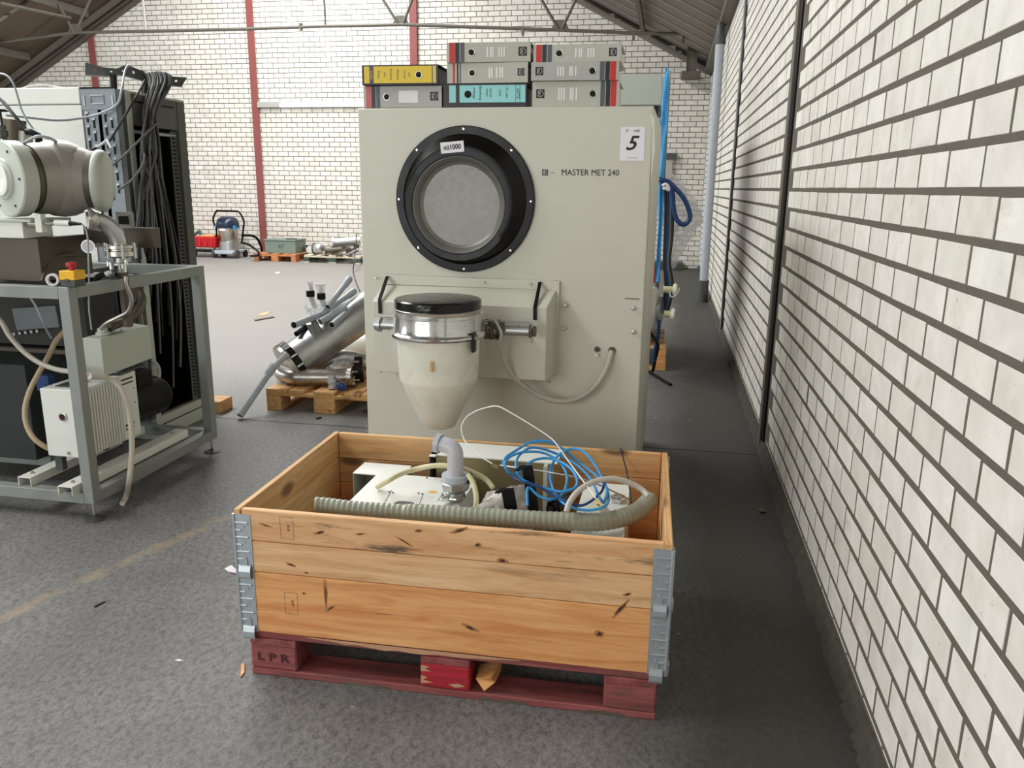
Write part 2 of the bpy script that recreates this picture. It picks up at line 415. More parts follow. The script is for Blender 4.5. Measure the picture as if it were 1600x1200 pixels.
def floor_mat():
    t = NT('worn_concrete_floor'); v = t.coord()
    a = t.noise(v, 1.1, 7, .6, .4)
    col = t.ramp(a, [(.3, rgb(112, 112, 111)), (.5, rgb(130, 130, 128)), (.72, rgb(144, 142, 138))])
    b = t.noise(t.coord((1, .7, 1), rot=(0, 0, .6)), 55, 8, .8)
    col = t.mix(t.math('MULTIPLY', t.ramp(b, [(.40, WH), (.55, BW)]), .65), col, rgb(62, 61, 60))
    b2 = t.noise(t.coord((1, .5, 1), rot=(0, 0, .5)), 9, 9, .75, .5)
    col = t.mix(t.math('MULTIPLY', t.ramp(b2, [(.34, WH), (.56, BW)]), .25), col, rgb(84, 83, 82))
    col = t.mix(t.math('MULTIPLY', t.ramp(b2, [(.60, BW), (.70, WH)]), .18), col, rgb(160, 158, 152))
    g_ = t.noise(t.coord(), 150, 3, .8)
    col = t.mix(t.math('MULTIPLY', t.ramp(g_, [(.38, WH), (.5, BW)]), .35), col, rgb(60, 60, 60))
    # grazing reflection on the far left floor, painted in as a paler colour
    sp = t.n('ShaderNodeSeparateXYZ'); t.l(v, sp.inputs[0])
    far = t.ramp(t.math('ADD', t.math('MULTIPLY', sp.outputs[1], .1), t.math('MULTIPLY', t.noise(v, .8, 4), .12)), [(.48, BW), (.66, WH)])
    left = t.ramp(t.math('ADD', t.math('MULTIPLY', sp.outputs[0], -.2), t.math('MULTIPLY', t.noise(v, 1.2, 4), .1)), [(.20, BW), (.42, WH)])
    col = t.mix(t.math('MULTIPLY', t.math('MULTIPLY', far, left), .75), col, rgb(146, 142, 136))
    # darker floor lane along the right wall, part of its shade painted in
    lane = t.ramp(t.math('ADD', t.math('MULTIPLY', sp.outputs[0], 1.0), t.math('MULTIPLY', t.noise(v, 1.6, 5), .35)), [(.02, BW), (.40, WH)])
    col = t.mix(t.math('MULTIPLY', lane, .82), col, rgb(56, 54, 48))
    # worn tan stripe
    p0, p1 = fl(0, 965), fl(395, 790); d = (p1-p0).normalized(); nx, ny = -d.y, d.x; c0 = nx*p0.x + ny*p0.y
    ds = t.math('ADD', t.math('ADD', t.math('MULTIPLY', sp.outputs[0], nx), t.math('MULTIPLY', sp.outputs[1], ny)), -c0)
    ds = t.math('ADD', ds, t.math('MULTIPLY', t.math('ADD', t.noise(v, 11, 5), -.5), .10))
    st = t.ramp(t.math('ABSOLUTE', ds), [(.012, WH), (.045, BW)])
    brk = t.ramp(t.noise(v, 7, 5, .7), [(.35, BW), (.6, WH)])
    lim = t.ramp(t.math('ADD', t.math('MULTIPLY', sp.outputs[0], -.5), 0), [(.45, BW), (.6, WH)])
    col = t.mix(t.math('MULTIPLY', t.math('MULTIPLY', st, t.math('MULTIPLY', brk, lim)), .55), col, rgb(166, 148, 116))
    # day joint across the floor
    dj = t.math('ADD', t.math('ADD', sp.outputs[1], -4.42), t.math('MULTIPLY', t.math('ADD', t.noise(v, 5, 3), -.5), .03))
    jt = t.ramp(t.math('ABSOLUTE', dj), [(.006, WH), (.014, BW)])
    col = t.mix(t.math('MULTIPLY', jt, .75), col, rgb(24, 24, 24))
    # pale paint flecks
    vo = t.n('ShaderNodeTexVoronoi'); mp = t.coord((5.0, 6.5, 5), rot=(0, 0, .5)); t.l(mp, vo.inputs['Vector']); vo.inputs['Scale'].default_value = 1.0
    fk = t.ramp(t.math('ADD', vo.outputs['Distance'], t.math('MULTIPLY', t.noise(v, 26, 4), .16)), [(.105, WH), (.125, BW)])
    col = t.mix(t.math('MULTIPLY', fk, .55), col, rgb(176, 174, 168))
    t.set(**{'Base Color': col, 'Roughness': t.math('ADD', t.math('MULTIPLY', a, .3), .42), 'Specular IOR Level': .3})
    h = t.math('ADD', t.math('MULTIPLY', t.noise(v, 26, 7, .65), .7), t.math('MULTIPLY', jt, -1.0))
    t.bump(h, .55, .006)
    return t.m
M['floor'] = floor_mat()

# ================================================================== SETTING
XR = 0.60; YB = 15.3; XL = -13.8; RIDX = -6.5; EZR = 3.50; EZL = 3.25; RZ = 7.2; YF = -5.0
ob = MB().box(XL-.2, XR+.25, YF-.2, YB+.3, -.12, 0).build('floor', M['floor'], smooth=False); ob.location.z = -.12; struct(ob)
# keep texture coordinates in hall axes
me = ob.data
for v_ in me.vertices: v_.co += Vector(ob.location)
ob.location = (0, 0, 0)

# bricks -----------------------------------------------------------------
def brick_mesh(L, Hh, D, k, axis):
    """axis 'y': brick long along Y, face towards -X ; 'x': long along X, face towards -Y"""
    rr = random.Random(k); mb = MB()
    c = min(.0035, D*.8)
    def j(): return rr.uniform(-.0012, .0012)
    l, h = L/2, Hh/2
    # back ring, edge ring, face ring
    r0 = [(-l, -h), (l, -h), (l, h), (-l, h)]
    pts = [(a, 0, b) for a, b in r0] + [(a+j(), D-c, b+j()) for a, b in r0] + [((a-c*(1 if a > 0 else -1)), D, (b-c*(1 if b > 0 else -1))) for a, b in r0]
    if axis == 'y': vs = [(-d, a, b) for a, d, b in pts]
    else: vs = [(a, -d, b) for a, d, b in pts]
    fs = []
    for r in (0, 4):
        for i in range(4): fs.append((r+i, r+(i+1) % 4, r+4+(i+1) % 4, r+4+i))
    fs.append((8, 9, 10, 11))
    return vs, fs
def brick_wall(parent, axis, plane, u0, u1, z0, z1, L, Hh, uoff, zoff, jt, jh, D, clip=None, holes=()):
    """one object per brick for the 300 that show largest, the rest as one part"""
    cand = []
    k0 = math.floor((z0 - zoff)/Hh)
    row = k0
    while zoff + row*Hh < z1:
        zb = zoff + row*Hh; zt = zb + Hh
        off = uoff + (L/2 if row % 2 else 0)
        i0 = math.floor((u0-off)/L)
        u = off + i0*L
        while u < u1:
            a0, a1 = max(u, u0), min(u+L, u1)
            b0, b1 = max(zb, z0), min(zt, z1)
            if a1-a0 > .03 and b1-b0 > .02:
                ok = True
                if clip and not clip((a0+a1)/2, (b0+b1)/2): ok = False
                for h in holes:
                    if a1 > h[0]+.01 and a0 < h[1]-.01 and b1 > h[2]+.01 and b0 < h[3]-.01: ok = False
                if ok: cand.append((a0+jt/2, a1-jt/2, b0+jh/2, b1-jh/2))
            u += L
        row += 1
    def size(c):
        if axis == 'y': q = [seen((plane, c[i], c[j])) for i, j in ((0, 2), (1, 2), (1, 3), (0, 3))]
        else: q = [seen((c[i], plane, c[j])) for i, j in ((0, 2), (1, 2), (1, 3), (0, 3))]
        if any(p is None for p in q): return 0
        cx = sum(p[0] for p in q)/4; cy = sum(p[1] for p in q)/4
        if not (-10 < cx < 1610 and -10 < cy < 1210): return 0
        if axis == 'x' and not (300 < cx < 556 or cx > 1050): return 0
        return abs(sum(q[i][0]*q[(i+1) % 4][1]-q[(i+1) % 4][0]*q[i][1] for i in range(4)))/2
    cand.sort(key=size, reverse=True)
    big = [c for c in cand[:300] if size(c) > 0]
    rest = cand[len(big):]
    cache = {}
    pl = wmat(parent).inverted()
    for n, c in enumerate(big):
        key = (round(c[1]-c[0], 3), round(c[3]-c[2], 3), n % 5)
        if key not in cache:
            vs, fs = brick_mesh(key[0], key[1], D, n % 5, axis)
            m_ = bpy.data.meshes.new('brick'); m_.from_pydata(vs, [], fs); m_.materials.append(M['brick']); m_.update(); cache[key] = m_
        uu, zz = (c[0]+c[1])/2, (c[2]+c[3])/2
        jit = random.uniform(-.0008, .0008)
        loc = Vector((plane+jit, uu, zz)) if axis == 'y' else Vector((uu, plane+jit, zz))
        o = bpy.data.objects.new('brick', cache[key]); COL.objects.link(o); o.parent = parent; o.location = pl @ loc
        if axis == 'y' : o.rotation_euler = (random.uniform(-.002, .002), 0, random.uniform(-.003, .003))
    mb = MB()
    for n, c in enumerate(rest):
        vs, fs = brick_mesh(c[1]-c[0], c[3]-c[2], D, n % 5, axis)
        uu, zz = (c[0]+c[1])/2, (c[2]+c[3])/2
        o_ = (plane, uu, zz) if axis == 'y' else (uu, plane, zz)
        mb.add([(v[0]+o_[0], v[1]+o_[1], v[2]+o_[2]) for v in vs], fs)
    st = mb.build('distant_bricks', M['brick'], parent, smooth=False, fix=False); stuff(st)
    return st

# right wall
wr = MB().box(XR+.0045, XR+.25, YF, YB, 0, EZR+.12).build('wall_right', M['mortar'], smooth=False); struct(wr)
posts = [(4.50, 4.64), (8.26, 8.40), (11.9, 12.04), (.70, .84)]
brick_wall(wr, 'y', XR+.005, YF, YB, .065, EZR+.1, .2125, .0965, 1.672, 1.439-.0965*15, .013, .018, .0015,
           holes=[(a, b, 0, 9) for a, b in posts])
for i, (a, b) in enumerate(posts):
    mb = MB()
    mb.mat(0).box(XR-.018, XR+.02, a+.05, b, 0, EZR+.1)
    mb.mat(1).box(XR-.006, XR+.02, a+.0, a+.05, 0, EZR+.1)
    struct(mb.build('trim_%d' % (i+1), [M['frame_grey'] if i != 0 else M['truss'], M['black']], bevel=.003))
# rough mortar fillet at the foot of the wall
mb = MB(); vs = []; fs = []
n = 900
for i in range(n):
    y = 1.0 + i*(YB-1.0)/(n-1)
    w = .034 + .012*noise.noise((y*6, 0, 0)) + .016*noise.noise((y*31, 3, 0)); h = .040 + .014*noise.noise((y*9, 7, 0)) + .012*noise.noise((y*40, 9, 0))
    vs += [(XR-.002, y, h+.02), (XR-.012, y, h+.008+.01*noise.noise((y*30, 1, 1))), (XR-w*.55, y, h*.38), (XR-w, y, .001), (XR+.02, y, 0), (XR+.02, y, h+.02)]
for i in range(n-1):
    for k in range(6):
        fs.append((i*6+k, i*6+(k+1) % 6, (i+1)*6+(k+1) % 6, (i+1)*6+k))
mb.add(vs, fs); o = mb.build('baseboard_right', M['curb'], angle=60); struct(o)

# back wall (gable)
def roofz(x): return EZR + (XR-x)*(RZ-EZR)/(XR-RIDX) if x > RIDX else EZL + (x-XL)*(RZ-EZL)/(RIDX-XL)
mb = MB().prism([(XL, YB+.004, 0), (XR, YB+.004, 0), (XR, YB+.004, EZR), (RIDX, YB+.004, RZ), (XL, YB+.004, EZL)], (0, .25, 0))
wb = mb.build('wall_back', M['mortar'], smooth=False); struct(wb)
j0 = aY(416.5, 210, YB); jz = aY(480, 206.8, YB).z
PXS = [(-8.135, -7.995), (-4.89, -4.75), (-11.6, -11.46), (-1.65, -1.51)]
LZ0, LZ1 = aY(480, 168, YB).z, aY(480, 160.5, YB).z
brick_wall(wb, 'x', YB+.005, XL, XR, 0, RZ, .2178, .0912, j0.x, jz-.0912*23, .010, .011, .003,
           clip=lambda u, z: z < roofz(u)-.05, holes=[(-7.98, -.4, LZ0, LZ1)])
for i, (a, b) in enumerate(PXS[:3]):
    mb = MB().box(a, b, YB-.05, YB-.035, 0, roofz(a)-.1).box((a+b)/2-.006, (a+b)/2+.006, YB-.036, YB+.0, 0, roofz(a)-.1)
    struct(mb.build('trim_%d' % (i+6), M['red_dark']))
la, lb = aY(400, 160, YB), aY(438, 160, YB)
struct(MB().box(lb.x, -.4, YB-.06, YB+.01, LZ0, LZ1).build('trim_10', M['lintel'], bevel=.004))
struct(MB().box(la.x+.06, lb.x, YB-.075, YB+.01, LZ0, LZ1+.02).build('trim_11', M['lintel_grey'], bevel=.004))
# left, front walls with openings (behind or outside the view)
mb = MB(); wy0, wy1, wz0, wz1 = -1.0, 13.0, 1.3, 3.05
mb.box(XL-.25, XL, YF, YB, 0, wz0).box(XL-.25, XL, YF, YB, wz1, EZL).box(XL-.25, XL, YF, wy0, wz0, wz1).box(XL-.25, XL, wy1, YB, wz0, wz1)
struct(mb.build('wall_left', M['plaster'], smooth=False))
mb = MB()
mb.box(XL, -8.2, YF-.25, YF, 0, EZL).box(-1.8, XR, YF-.25, YF, 0, EZR)
mb.prism([(XL, YF, EZL), (-8.2, YF, 3.6), (-1.8, YF, 3.6), (XR, YF, EZR), (RIDX, YF, RZ)], (0, -.25, 0))
struct(mb.build('wall_front', M['plaster'], smooth=False))
struct(MB().box(-8.2, -1.8, YF-.12, YF-.10, 0, 3.6).build('door_1', M['paint_light']))

# roof: boards with joint strips, rooflight along the ridge
SK0, SK1 = RIDX-1.15, RIDX+1.15
def roof_side(name, xe, ze, xs, mat, jm):
    zs = roofz(xs); mb = MB()
    mb.prism([(xe, YF, ze), (xs, YF, zs), (xs, YF, zs+.08), (xe, YF, ze+.08)], (0, YB-YF+.25, 0))
    o = mb.build(name, mat, smooth=False); struct(o); return o
ceil = roof_side('ceiling', XR+.1, EZR-.02, SK1, M['soffit_r'], None)
ceil2 = roof_side('ceiling_left', XL-.1, EZL-.02, SK0, M['soffit'], None)
struct(ceil2)
rs = MB(); slope = (RZ-EZR)/(XR-RIDX)
yy = YB-.62
while yy > 3:
    p0 = Vector((XR+.05, yy, EZR-.005)); p1 = Vector((SK1, yy, roofz(SK1)-.02))
    o = MB().prism([p0, p1, p1+Vector((0, 0, -.012)), p0+Vector((0, 0, -.012))], (0, .022, 0)).build('joint_strip', M['soffit_joint'], ceil, smooth=False)
    yy -= .62
yy = YB-.9
while yy > 6:
    p0 = Vector((XL, yy, EZL-.005)); p1 = Vector((SK0, yy, roofz(SK0)-.02))
    MB().prism([p0, p1, p1+Vector((0, 0, -.012)), p0+Vector((0, 0, -.012))], (0, .02, 0)).build('joint_strip', M['truss'], ceil2, smooth=False)
    yy -= .9
gl = MB().prism([(SK0, YF, roofz(SK0)), (RIDX, YF, RZ), (SK1, YF, roofz(SK1)), (SK1, YF, roofz(SK1)+.01), (RIDX, YF, RZ+.01), (SK0, YF, roofz(SK0)+.01)], (0, YB-YF, 0))
struct(gl.build('window_1', glassy('rooflight_glazing', rgb(235, 240, 245), .3, .15)))
# gable rafters against the back wall, purlins
for nm, xe, xs, side in (('trim_12', XR, -3.0, 1), ('trim_13', XL, -9.5, -1)):
    mb = MB()
    for dy, w, dz in ((.02, .10, .16), (.16, .08, .10), (.40, .07, .14)) if side < 0 else ((.02, .10, .06),):
        z0, z1 = roofz(xe)-dz, roofz(xs)-dz
        mb.prism([(xe, YB-dy, z0), (xs, YB-dy, z1), (xs, YB-dy, z1-.09), (xe, YB-dy, z0-.09)], (0, -w, 0))
    struct(mb.build(nm, M['truss'] if side < 0 else M['soffit_r'], smooth=False))
mb = MB()
for x in (-12.6, -11.2, -9.8, -3.2, -1.9, -.6):
    mb.box(x-.03, x+.03, 3.0, YB-.5, roofz(x)-.15, roofz(x)-.02)
struct(mb.build('trim_14', M['truss'], smooth=False))

# ------------------------------------------------------------------ roof truss near the back wall
TY = 14.0
tr = thing('roof_truss', 'dusty grey steel roof truss spanning the hall near the far brick wall', 'truss', (-6.3, TY, 3.9))
def tp(px, py, Y=TY): return aY(px, py, Y)
ch = [tp(-40, 70), tp(0, 66), tp(115, 51), tp(225, 49), tp(380, 45.5), tp(500, 41), tp(625, 38.5), tp(650, 39), tp(760, 43), tp(875, 47), tp(1000, 52), tp(1085, 53), tp(1112, 58)]
MB().tube(ch, .028, 8).build('tie_rod', M['truss'], tr)
for a, b in (((115, 50), (78, -18)), ((118, 50), (150, -22)), ((622, 37), (585, -22)), ((630, 37), (655, -30)), ((872, 45), (836, -18)), ((878, 45), (908, -18))):
    MB().tube([tp(*a), tp(*b)], .024, 8).build('strut', M['truss'], tr)
MB().tube([tp(228, 47), tp(221, -20)], .02, 8).build('hanger_rod', M['lintel_grey'], tr)
MB().tube([tp(508.5, 41), tp(506, -20)], .018, 8).build('hanger_rod', M['truss'], tr)
for a in ((470, 42), (817, 49), (990, 57), (1068, 60)):
    p = tp(*a); MB().box(p.x-.02, p.x+.02, TY-.03, TY+.03, p.z-.06, p.z+.06).build('clip', M['truss'], tr)
for p in ((117, 49), (626, 37), (875, 45)):
    q = tp(*p); MB().prism([(q.x-.16, TY, q.z-.03), (q.x+.16, TY, q.z-.03), (q.x+.08, TY, q.z+.13), (q.x-.08, TY, q.z+.13)], (0, .012, 0)).build('gusset_plate', M['truss'], tr, smooth=False)
# rafters of that truss at the right and the stub column
MB().tube([tp(1112, 58), tp(1030, -5)], .05, 6).build('rafter', M['truss'], tr)
MB().tube([tp(1130, 62), tp(1060, -25)], .045, 6).build('rafter', M['truss'], tr)
MB().tube([tp(0, 5, 12.5), tp(110, 28, TY)], .03, 6).build('brace', M['truss'], tr)
MB().tube([tp(-30, 52, 12.0), tp(60, -10, TY)], .03, 6).build('brace', M['truss'], tr)
q = aY(1080, 112, 14.7); t_ = aY(1080, -20, 14.7)
mb = MB().box(q.x-.085, q.x+.085, 14.68, 14.70, q.z, t_.z).box(q.x-.085, q.x-.075, 14.66, 14.74, q.z, t_.z).box(q.x+.075, q.x+.085, 14.66, 14.74, q.z, t_.z)
mb.box(q.x-.16, q.x+.16, 14.6, YB, q.z-.06, q.z)
struct(mb.build('trim_15', M['truss'], smooth=False))
# eaves beam and brace at the right
mb = MB().box(XR-.12, XR, 6.0, YB-.1, EZR-.12, EZR-.02)
struct(mb.build('trim_16', M['truss'], smooth=False))

# downpipe at the far right
dp = thing('rainwater_pipe', 'grey vertical rainwater pipe standing in front of the right wall near the far corner', 'pipe', (.5, 10.75, 0))
MB().cyl((.5, 10.75, .0), (.5, 10.75, 3.2), .055, seg=20).build('pipe_shaft', M['pvc'], dp)
MB().cyl((.5, 10.75, 3.15), (.5, 10.75, 3.26), .064, seg=20).tube(smooth_path([(.5, 10.75, 3.24), (.5, 10.77, 3.36), (.54, 10.8, 3.44)], 5), .052, 14).build('pipe_collar', M['dark_grey'], dp)
MB().cyl((.5, 10.75, 0), (.5, 10.75, .28), .066, seg=20).build('pipe_boot', M['dark_grey'], dp)

# ================================================================== TEST CABINET (machine)
mc = thing('testing_cabinet', 'big pale grey machine cabinet with round black ring and hanging bucket, binders on top', 'machine', (-.081, 3.40, 0), math.radians(-.9))
LM = wmat(mc)
HM = 1.757
body = MB().at(LM).box(-1.254, 0, 0, 1.15, .045, HM).build('cabinet_body', M['paint'], mc, bevel=.006)
MB().at(LM).box(-1.20, -.05, .05, 1.10, 0, .047).build('plinth', M['black'], mc)
MB().at(LM).box(-1.2535, -.0005, .0, .004, .02, .05).build('lower_rail', M['bronze_dark'], mc)
mb = MB().at(LM)
mb.box(.0, .002, .03, 1.12, .08, HM-.05)
mb.build('side_panel', M['paint'], mc, bevel=.001)
def loft(mb, rings, seg=64, cap=True):
    vs = []; fs = []
    for y, r, cx, cz in rings:
        for k in range(seg):
            a = 2*PI*k/seg; vs.append((cx + r*math.cos(a), y, cz + r*math.sin(a)))
    for i in range(len(rings)-1):
        for k in range(seg): fs.append((i*seg+k, i*seg+(k+1) % seg, (i+1)*seg+(k+1) % seg, (i+1)*seg+k))
    if cap: fs.append(tuple((len(rings)-1)*seg+k for k in range(seg)))
    return mb.add(vs, fs)
OX, OZ, IX, IZ = -.779, 1.379, -.792, 1.358
loft(MB().at(LM), [(0, .305, OX, OZ), (-.012, .305, OX, OZ), (-.015, .302, OX, OZ), (-.015, .272, OX, OZ), (-.045, .250, OX-.004, OZ-.008), (-.062, .236, OX-.008, OZ-.014),
     (-.064, .230, IX, IZ), (-.062, .205, IX, IZ), (-.03, .203, IX, IZ)], cap=False).build('black_ring', M['black_gloss'], mc, angle=22)
loft(MB().at(LM), [(-.03, .2035, IX, IZ), (-.058, .2035, IX, IZ), (-.062, .199, IX, IZ), (-.056, .194, IX, IZ), (-.022, .180, IX, IZ), (-.012, .168, IX, IZ), (-.012, .001, IX, IZ)]).build('steel_dish', M['steel_dish'], mc, angle=25)
for k in range(8):
    a = PI/2 + k*PI/4
    MB().at(LM).lathe([(0, .0065), (.004, .0065), (.006, .004)], (OX+.290*math.cos(a), -.0145, OZ+.290*math.sin(a)), (0, -1, 0), 10).build('ring_screw', M['steel'], mc)
o = MB().at(LM @ Matrix.Translation((OX-.035, -.068, 1.594)) @ Matrix.Rotation(math.radians(-5), 4, 'Y')).box(-.05, .05, -.001, 0, -.022, .022).build('paper_note', M['paper'], mc); o['label'] = 'small handwritten paper note taped on the ring'
text('n\u00fc1000', .028, LM @ Vector((OX-.035, -.0695, 1.594)), (PI/2, math.radians(-5), math.radians(-.9)), M['ink'], mc, 'lettering', sx=.9, bold=.0006)
# number sheet
MB().at(LM).box(-.127, -.030, -.0015, 0, 1.546, 1.676).build('number_sheet', M['paper'], mc)['label'] = 'white sheet with the number 5'
text('5', .078, LM @ Vector((-.086, -.002, 1.612)), (PI/2, 0, math.radians(-.9)), M['ink'], mc, sx=1.1, shear=.35, bold=.0012)
text('E \u00b7 \u00b7 wijk', .016, LM @ Vector((-.078, -.002, 1.663)), (PI/2, 0, math.radians(-.9)), M['ink_soft'], mc)
MB().at(LM).box(-.098, -.055, -.0018, -.0014, 1.556, 1.5575).build('print_line', M['ink_soft'], mc)
text('MASTER MET 240', .0345, LM @ Vector((-.246, -.0008, 1.497)), (PI/2, 0, math.radians(-.9)), M['ink'], mc, sx=.92)
def logo(parent, c, s, facing_mat, dark, light, Mx):
    """square emblem: dark square, pale ring and three bars"""
    mb = MB().at(Mx @ Matrix.Translation(c)); mb.box(-s/2, s/2, -.0006, 0, -s/2, s/2)
    o = mb.build('emblem', dark, parent)
    mb = MB().at(Mx @ Matrix.Translation(c)); pts = []
    for k in range(25):
        a = math.radians(-150 + 300*k/24); pts.append((s*.36*math.cos(a), -.001, s*.36*math.sin(a)))
    mb.tube(pts, s*.045, 4)
    for i in (-1, 0, 1): mb.box(-s*.30, s*.05, -.0016, -.0006, i*s*.16-s*.04, i*s*.16+s*.04)
    mb.build('emblem_mark', light, parent)
logo(mc, Vector((-.4335, -.0004, 1.497)), .024, None, M['ink'], M['paint_light'], LM)
MB().at(LM).box(-.415, -.396, -.0012, 0, 1.4955, 1.4972).build('print_line', M['ink_soft'], mc)
# protruding cover with sloped top
YC = 3.255
fTL, fTR, fBR, fBL = aY(580, 470, YC), aY(851, 481, YC), aY(855, 594, YC), aY(587, 582, YC)
x0, x1 = (fTL.x+fBL.x)/2-.0, (fTR.x+fBR.x)/2
zt, zb = (fTL.z+fTR.z)/2, (fBL.z+fBR.z)/2
bx0, bx1 = -1.232, -.452
ztb = zt + .062
MB().hexa([(x0, YC, zb), (x1, YC, zb), (bx1, 3.405, zb), (bx0, 3.415, zb), (x0, YC, zt), (x1, YC, zt), (bx1, 3.405, ztb), (bx0, 3.415, ztb)]).build('lift_cover', M['paint'], mc, bevel=.003)
MB().box(bx0-.0, bx1+.0, 3.392, 3.41, ztb-.005, ztb+.035).box(bx1-.01, bx1+.012, 3.39, 3.41, zb, ztb+.035).build('cover_flange', M['paint'], mc, bevel=.001)
for pts in (((605.5, 432, 3.385), (593.5, 468, YC-.004), (594.2, 490, YC-.004)), ((844, 441, 3.385), (836, 481, YC-.004), (836, 500, YC-.004))):
    P = [aY(a, b, c) for a, b, c in pts]; mb = MB()
    for i in range(2):
        a, b = P[i], P[i+1]; w = Vector((.0075, 0, 0)); e = Vector((0, -.003, .002))
        mb.prism([a-w, a+w, b+w, b-w], e)
    mb.build('black_tape', M['black'], mc, smooth=False)
# screws and fittings over the front
for px, py, Y, r in ((588, 435, 3.4, .006), (620, 436, 3.4, .006), (688, 438, 3.4, .005), (757, 441, 3.39, .005), (829, 444, 3.39, .006), (863, 446, 3.4, .007), (883, 477, 3.39, .010), (990, 482, 3.39, .009),
                     (881, 513, 3.39, .009), (990, 519, 3.39, .009), (860, 521, 3.4, .006), (818, 474, 3.3, .005), (858, 596, 3.4, .006), (595, 581, YC, .005)):
    p = aY(px, py, Y); MB().lathe([(0, r), (.006, r), (.009, r*.55)], (p.x, Y, p.z), (0, -1, 0), 8).build('bolt', M['steel_dull'], mc)
p = aY(933, 546, 3.395); MB().lathe([(0, .013), (.004, .013), (.004, .009), (.001, .008)], (p.x, 3.399, p.z), (0, -1, 0), 6).build('socket', M['dark_grey'], mc)
p = aY(932, 554, 3.395); MB().box(p.x-.009, p.x+.009, 3.385, 3.40, p.z-.008, p.z+.004).build('cable_clip', M['white_bag'], mc, bevel=.002)
a, b = aY(976, 466.5, 3.395), aY(999, 466.8, 3.395); MB().box(a.x, b.x, 3.3985, 3.4, a.z-.0018, a.z+.0018).build('scratch', M['bronze_dark'], mc)
# horizontal tube through the bucket clamp
YT = 3.17
tl, tr_ = aY(600, 507, YT), aY(832, 518, YT)
zt_ = (tl.z+tr_.z)/2
MB().cyl((tl.x-.02, YT, zt_), (tr_.x, YT, zt_), .021, seg=20).build('cross_tube', M['steel_dull'], mc)
for x in (tl.x-.026, tr_.x):
    MB().lathe([(0, .030), (.012, .030), (.012, .024), (.026, .024)] if x > -.9 else [(0, .024), (.012, .024), (.012, .031), (.026, .031)], (x-.012, YT, zt_), (1, 0, 0), 6 if x > -.9 else 20).build('tube_flange', M['bronze_dark'] if x > -.9 else M['steel_dull'], mc)
for x in (-1.15, -.60):
    MB().box(x-.012, x+.012, YT, YC+.01, zt_-.012, zt_+.012).build('tube_bracket', M['steel_dull'], mc, bevel=.001)
MB().tube([(tl.x-.01, YT-.01, zt_+.036), (tr_.x-.01, YT-.01, zt_+.036), (tr_.x, YT-.01, zt_+.03), (tr_.x, YT-.01, zt_-.045)], .005, 8).build('retaining_rod', M['steel_dull'], mc)
# bucket
KB = 1.06
BX, BY = aY(685, 515, 3.03).x, 3.03
def bz(py): return aY(685, py, BY).z
mb = MB().lathe([(bz(597)-bz(668), KB*.150), (0, .066)][::-1], (BX, BY, bz(665)), (0, 0, 1), 40)
zc = bz(665)
prof = [(0, .058), (.004, .066), (bz(592)-zc, KB*.146), (bz(588)-zc, KB*.1495), (bz(527)-zc, KB*.156), (bz(524)-zc, KB*.158)]
MB().lathe(prof, (BX, BY, zc), (0, 0, 1), 48).build('bucket_body', M['tank'], mc, angle=25)
zr = bz(523)
MB().lathe([(0, KB*.158), (0, KB*.176), (.006, KB*.180), (.014, KB*.180), (.018, KB*.172), (.020, KB*.168), (.024, KB*.166), (bz(492)-zr, KB*.164), (bz(491)-zr, KB*.168), (bz(487)-zr, KB*.168), (bz(486)-zr, KB*.160)], (BX, BY, zr), (0, 0, 1), 48).build('clamp_ring', M['chrome'], mc, angle=30)
zl = bz(486)
MB().lathe([(0, KB*.161), (bz(481)-zl, KB*.163), (bz(480)-zl, KB*.160)], (BX, BY, zl), (0, 0, 1), 48).build('lid_band', M['steel'], mc)
MB().lathe([(0, KB*.158), (.004, KB*.162), (bz(468)-bz(481), KB*.162), (bz(466)-bz(481), KB*.156), (bz(465)-bz(481), KB*.135), (bz(466)-bz(481), .01)], (BX, BY, bz(481)), (0, 0, 1), 48).build('bucket_lid', M['lid'], mc, angle=30)
# clear wrap around the bucket
vs = []; fs = []; SEG = 56; rows = 12
for i in range(rows+1):
    t = i/rows; z = zl + (zc - zl)*t*.97
    rr = KB*.172 if z > zr-.02 else KB*.172 - (.10)*((zr-.02-z)/(zr-.02-zc))**1.1 + .008
    for k in range(SEG):
        a = 2*PI*k/SEG; n = noise.noise((math.cos(a)*3.5, math.sin(a)*3.5, t*1.6))*.014 + .005*math.sin(a*9+t*4)
        vs.append((BX+(rr+n)*math.cos(a), BY+(rr+n)*math.sin(a), z))
for i in range(rows):
    for k in range(SEG): fs.append((i*SEG+k, i*SEG+(k+1) % SEG, (i+1)*SEG+(k+1) % SEG, (i+1)*SEG+k))
fs.append(tuple(range(SEG)))
MB().add(vs, fs).build('plastic_wrap', M['wrap'], mc, angle=80)
p = aY(675, 572, BY-KB*.155); MB().box(p.x-.006, p.x+.006, BY-KB*.162, BY-KB*.150, p.z-.022, p.z+.018).build('amber_sticker', M['brass'], mc, bevel=.002)
p = aY(742, 530, BY-.06); MB().box(p.x-.005, p.x+.006, BY-.10, BY-.06, p.z-.045, p.z+.03).build('latch', M['black'], mc)
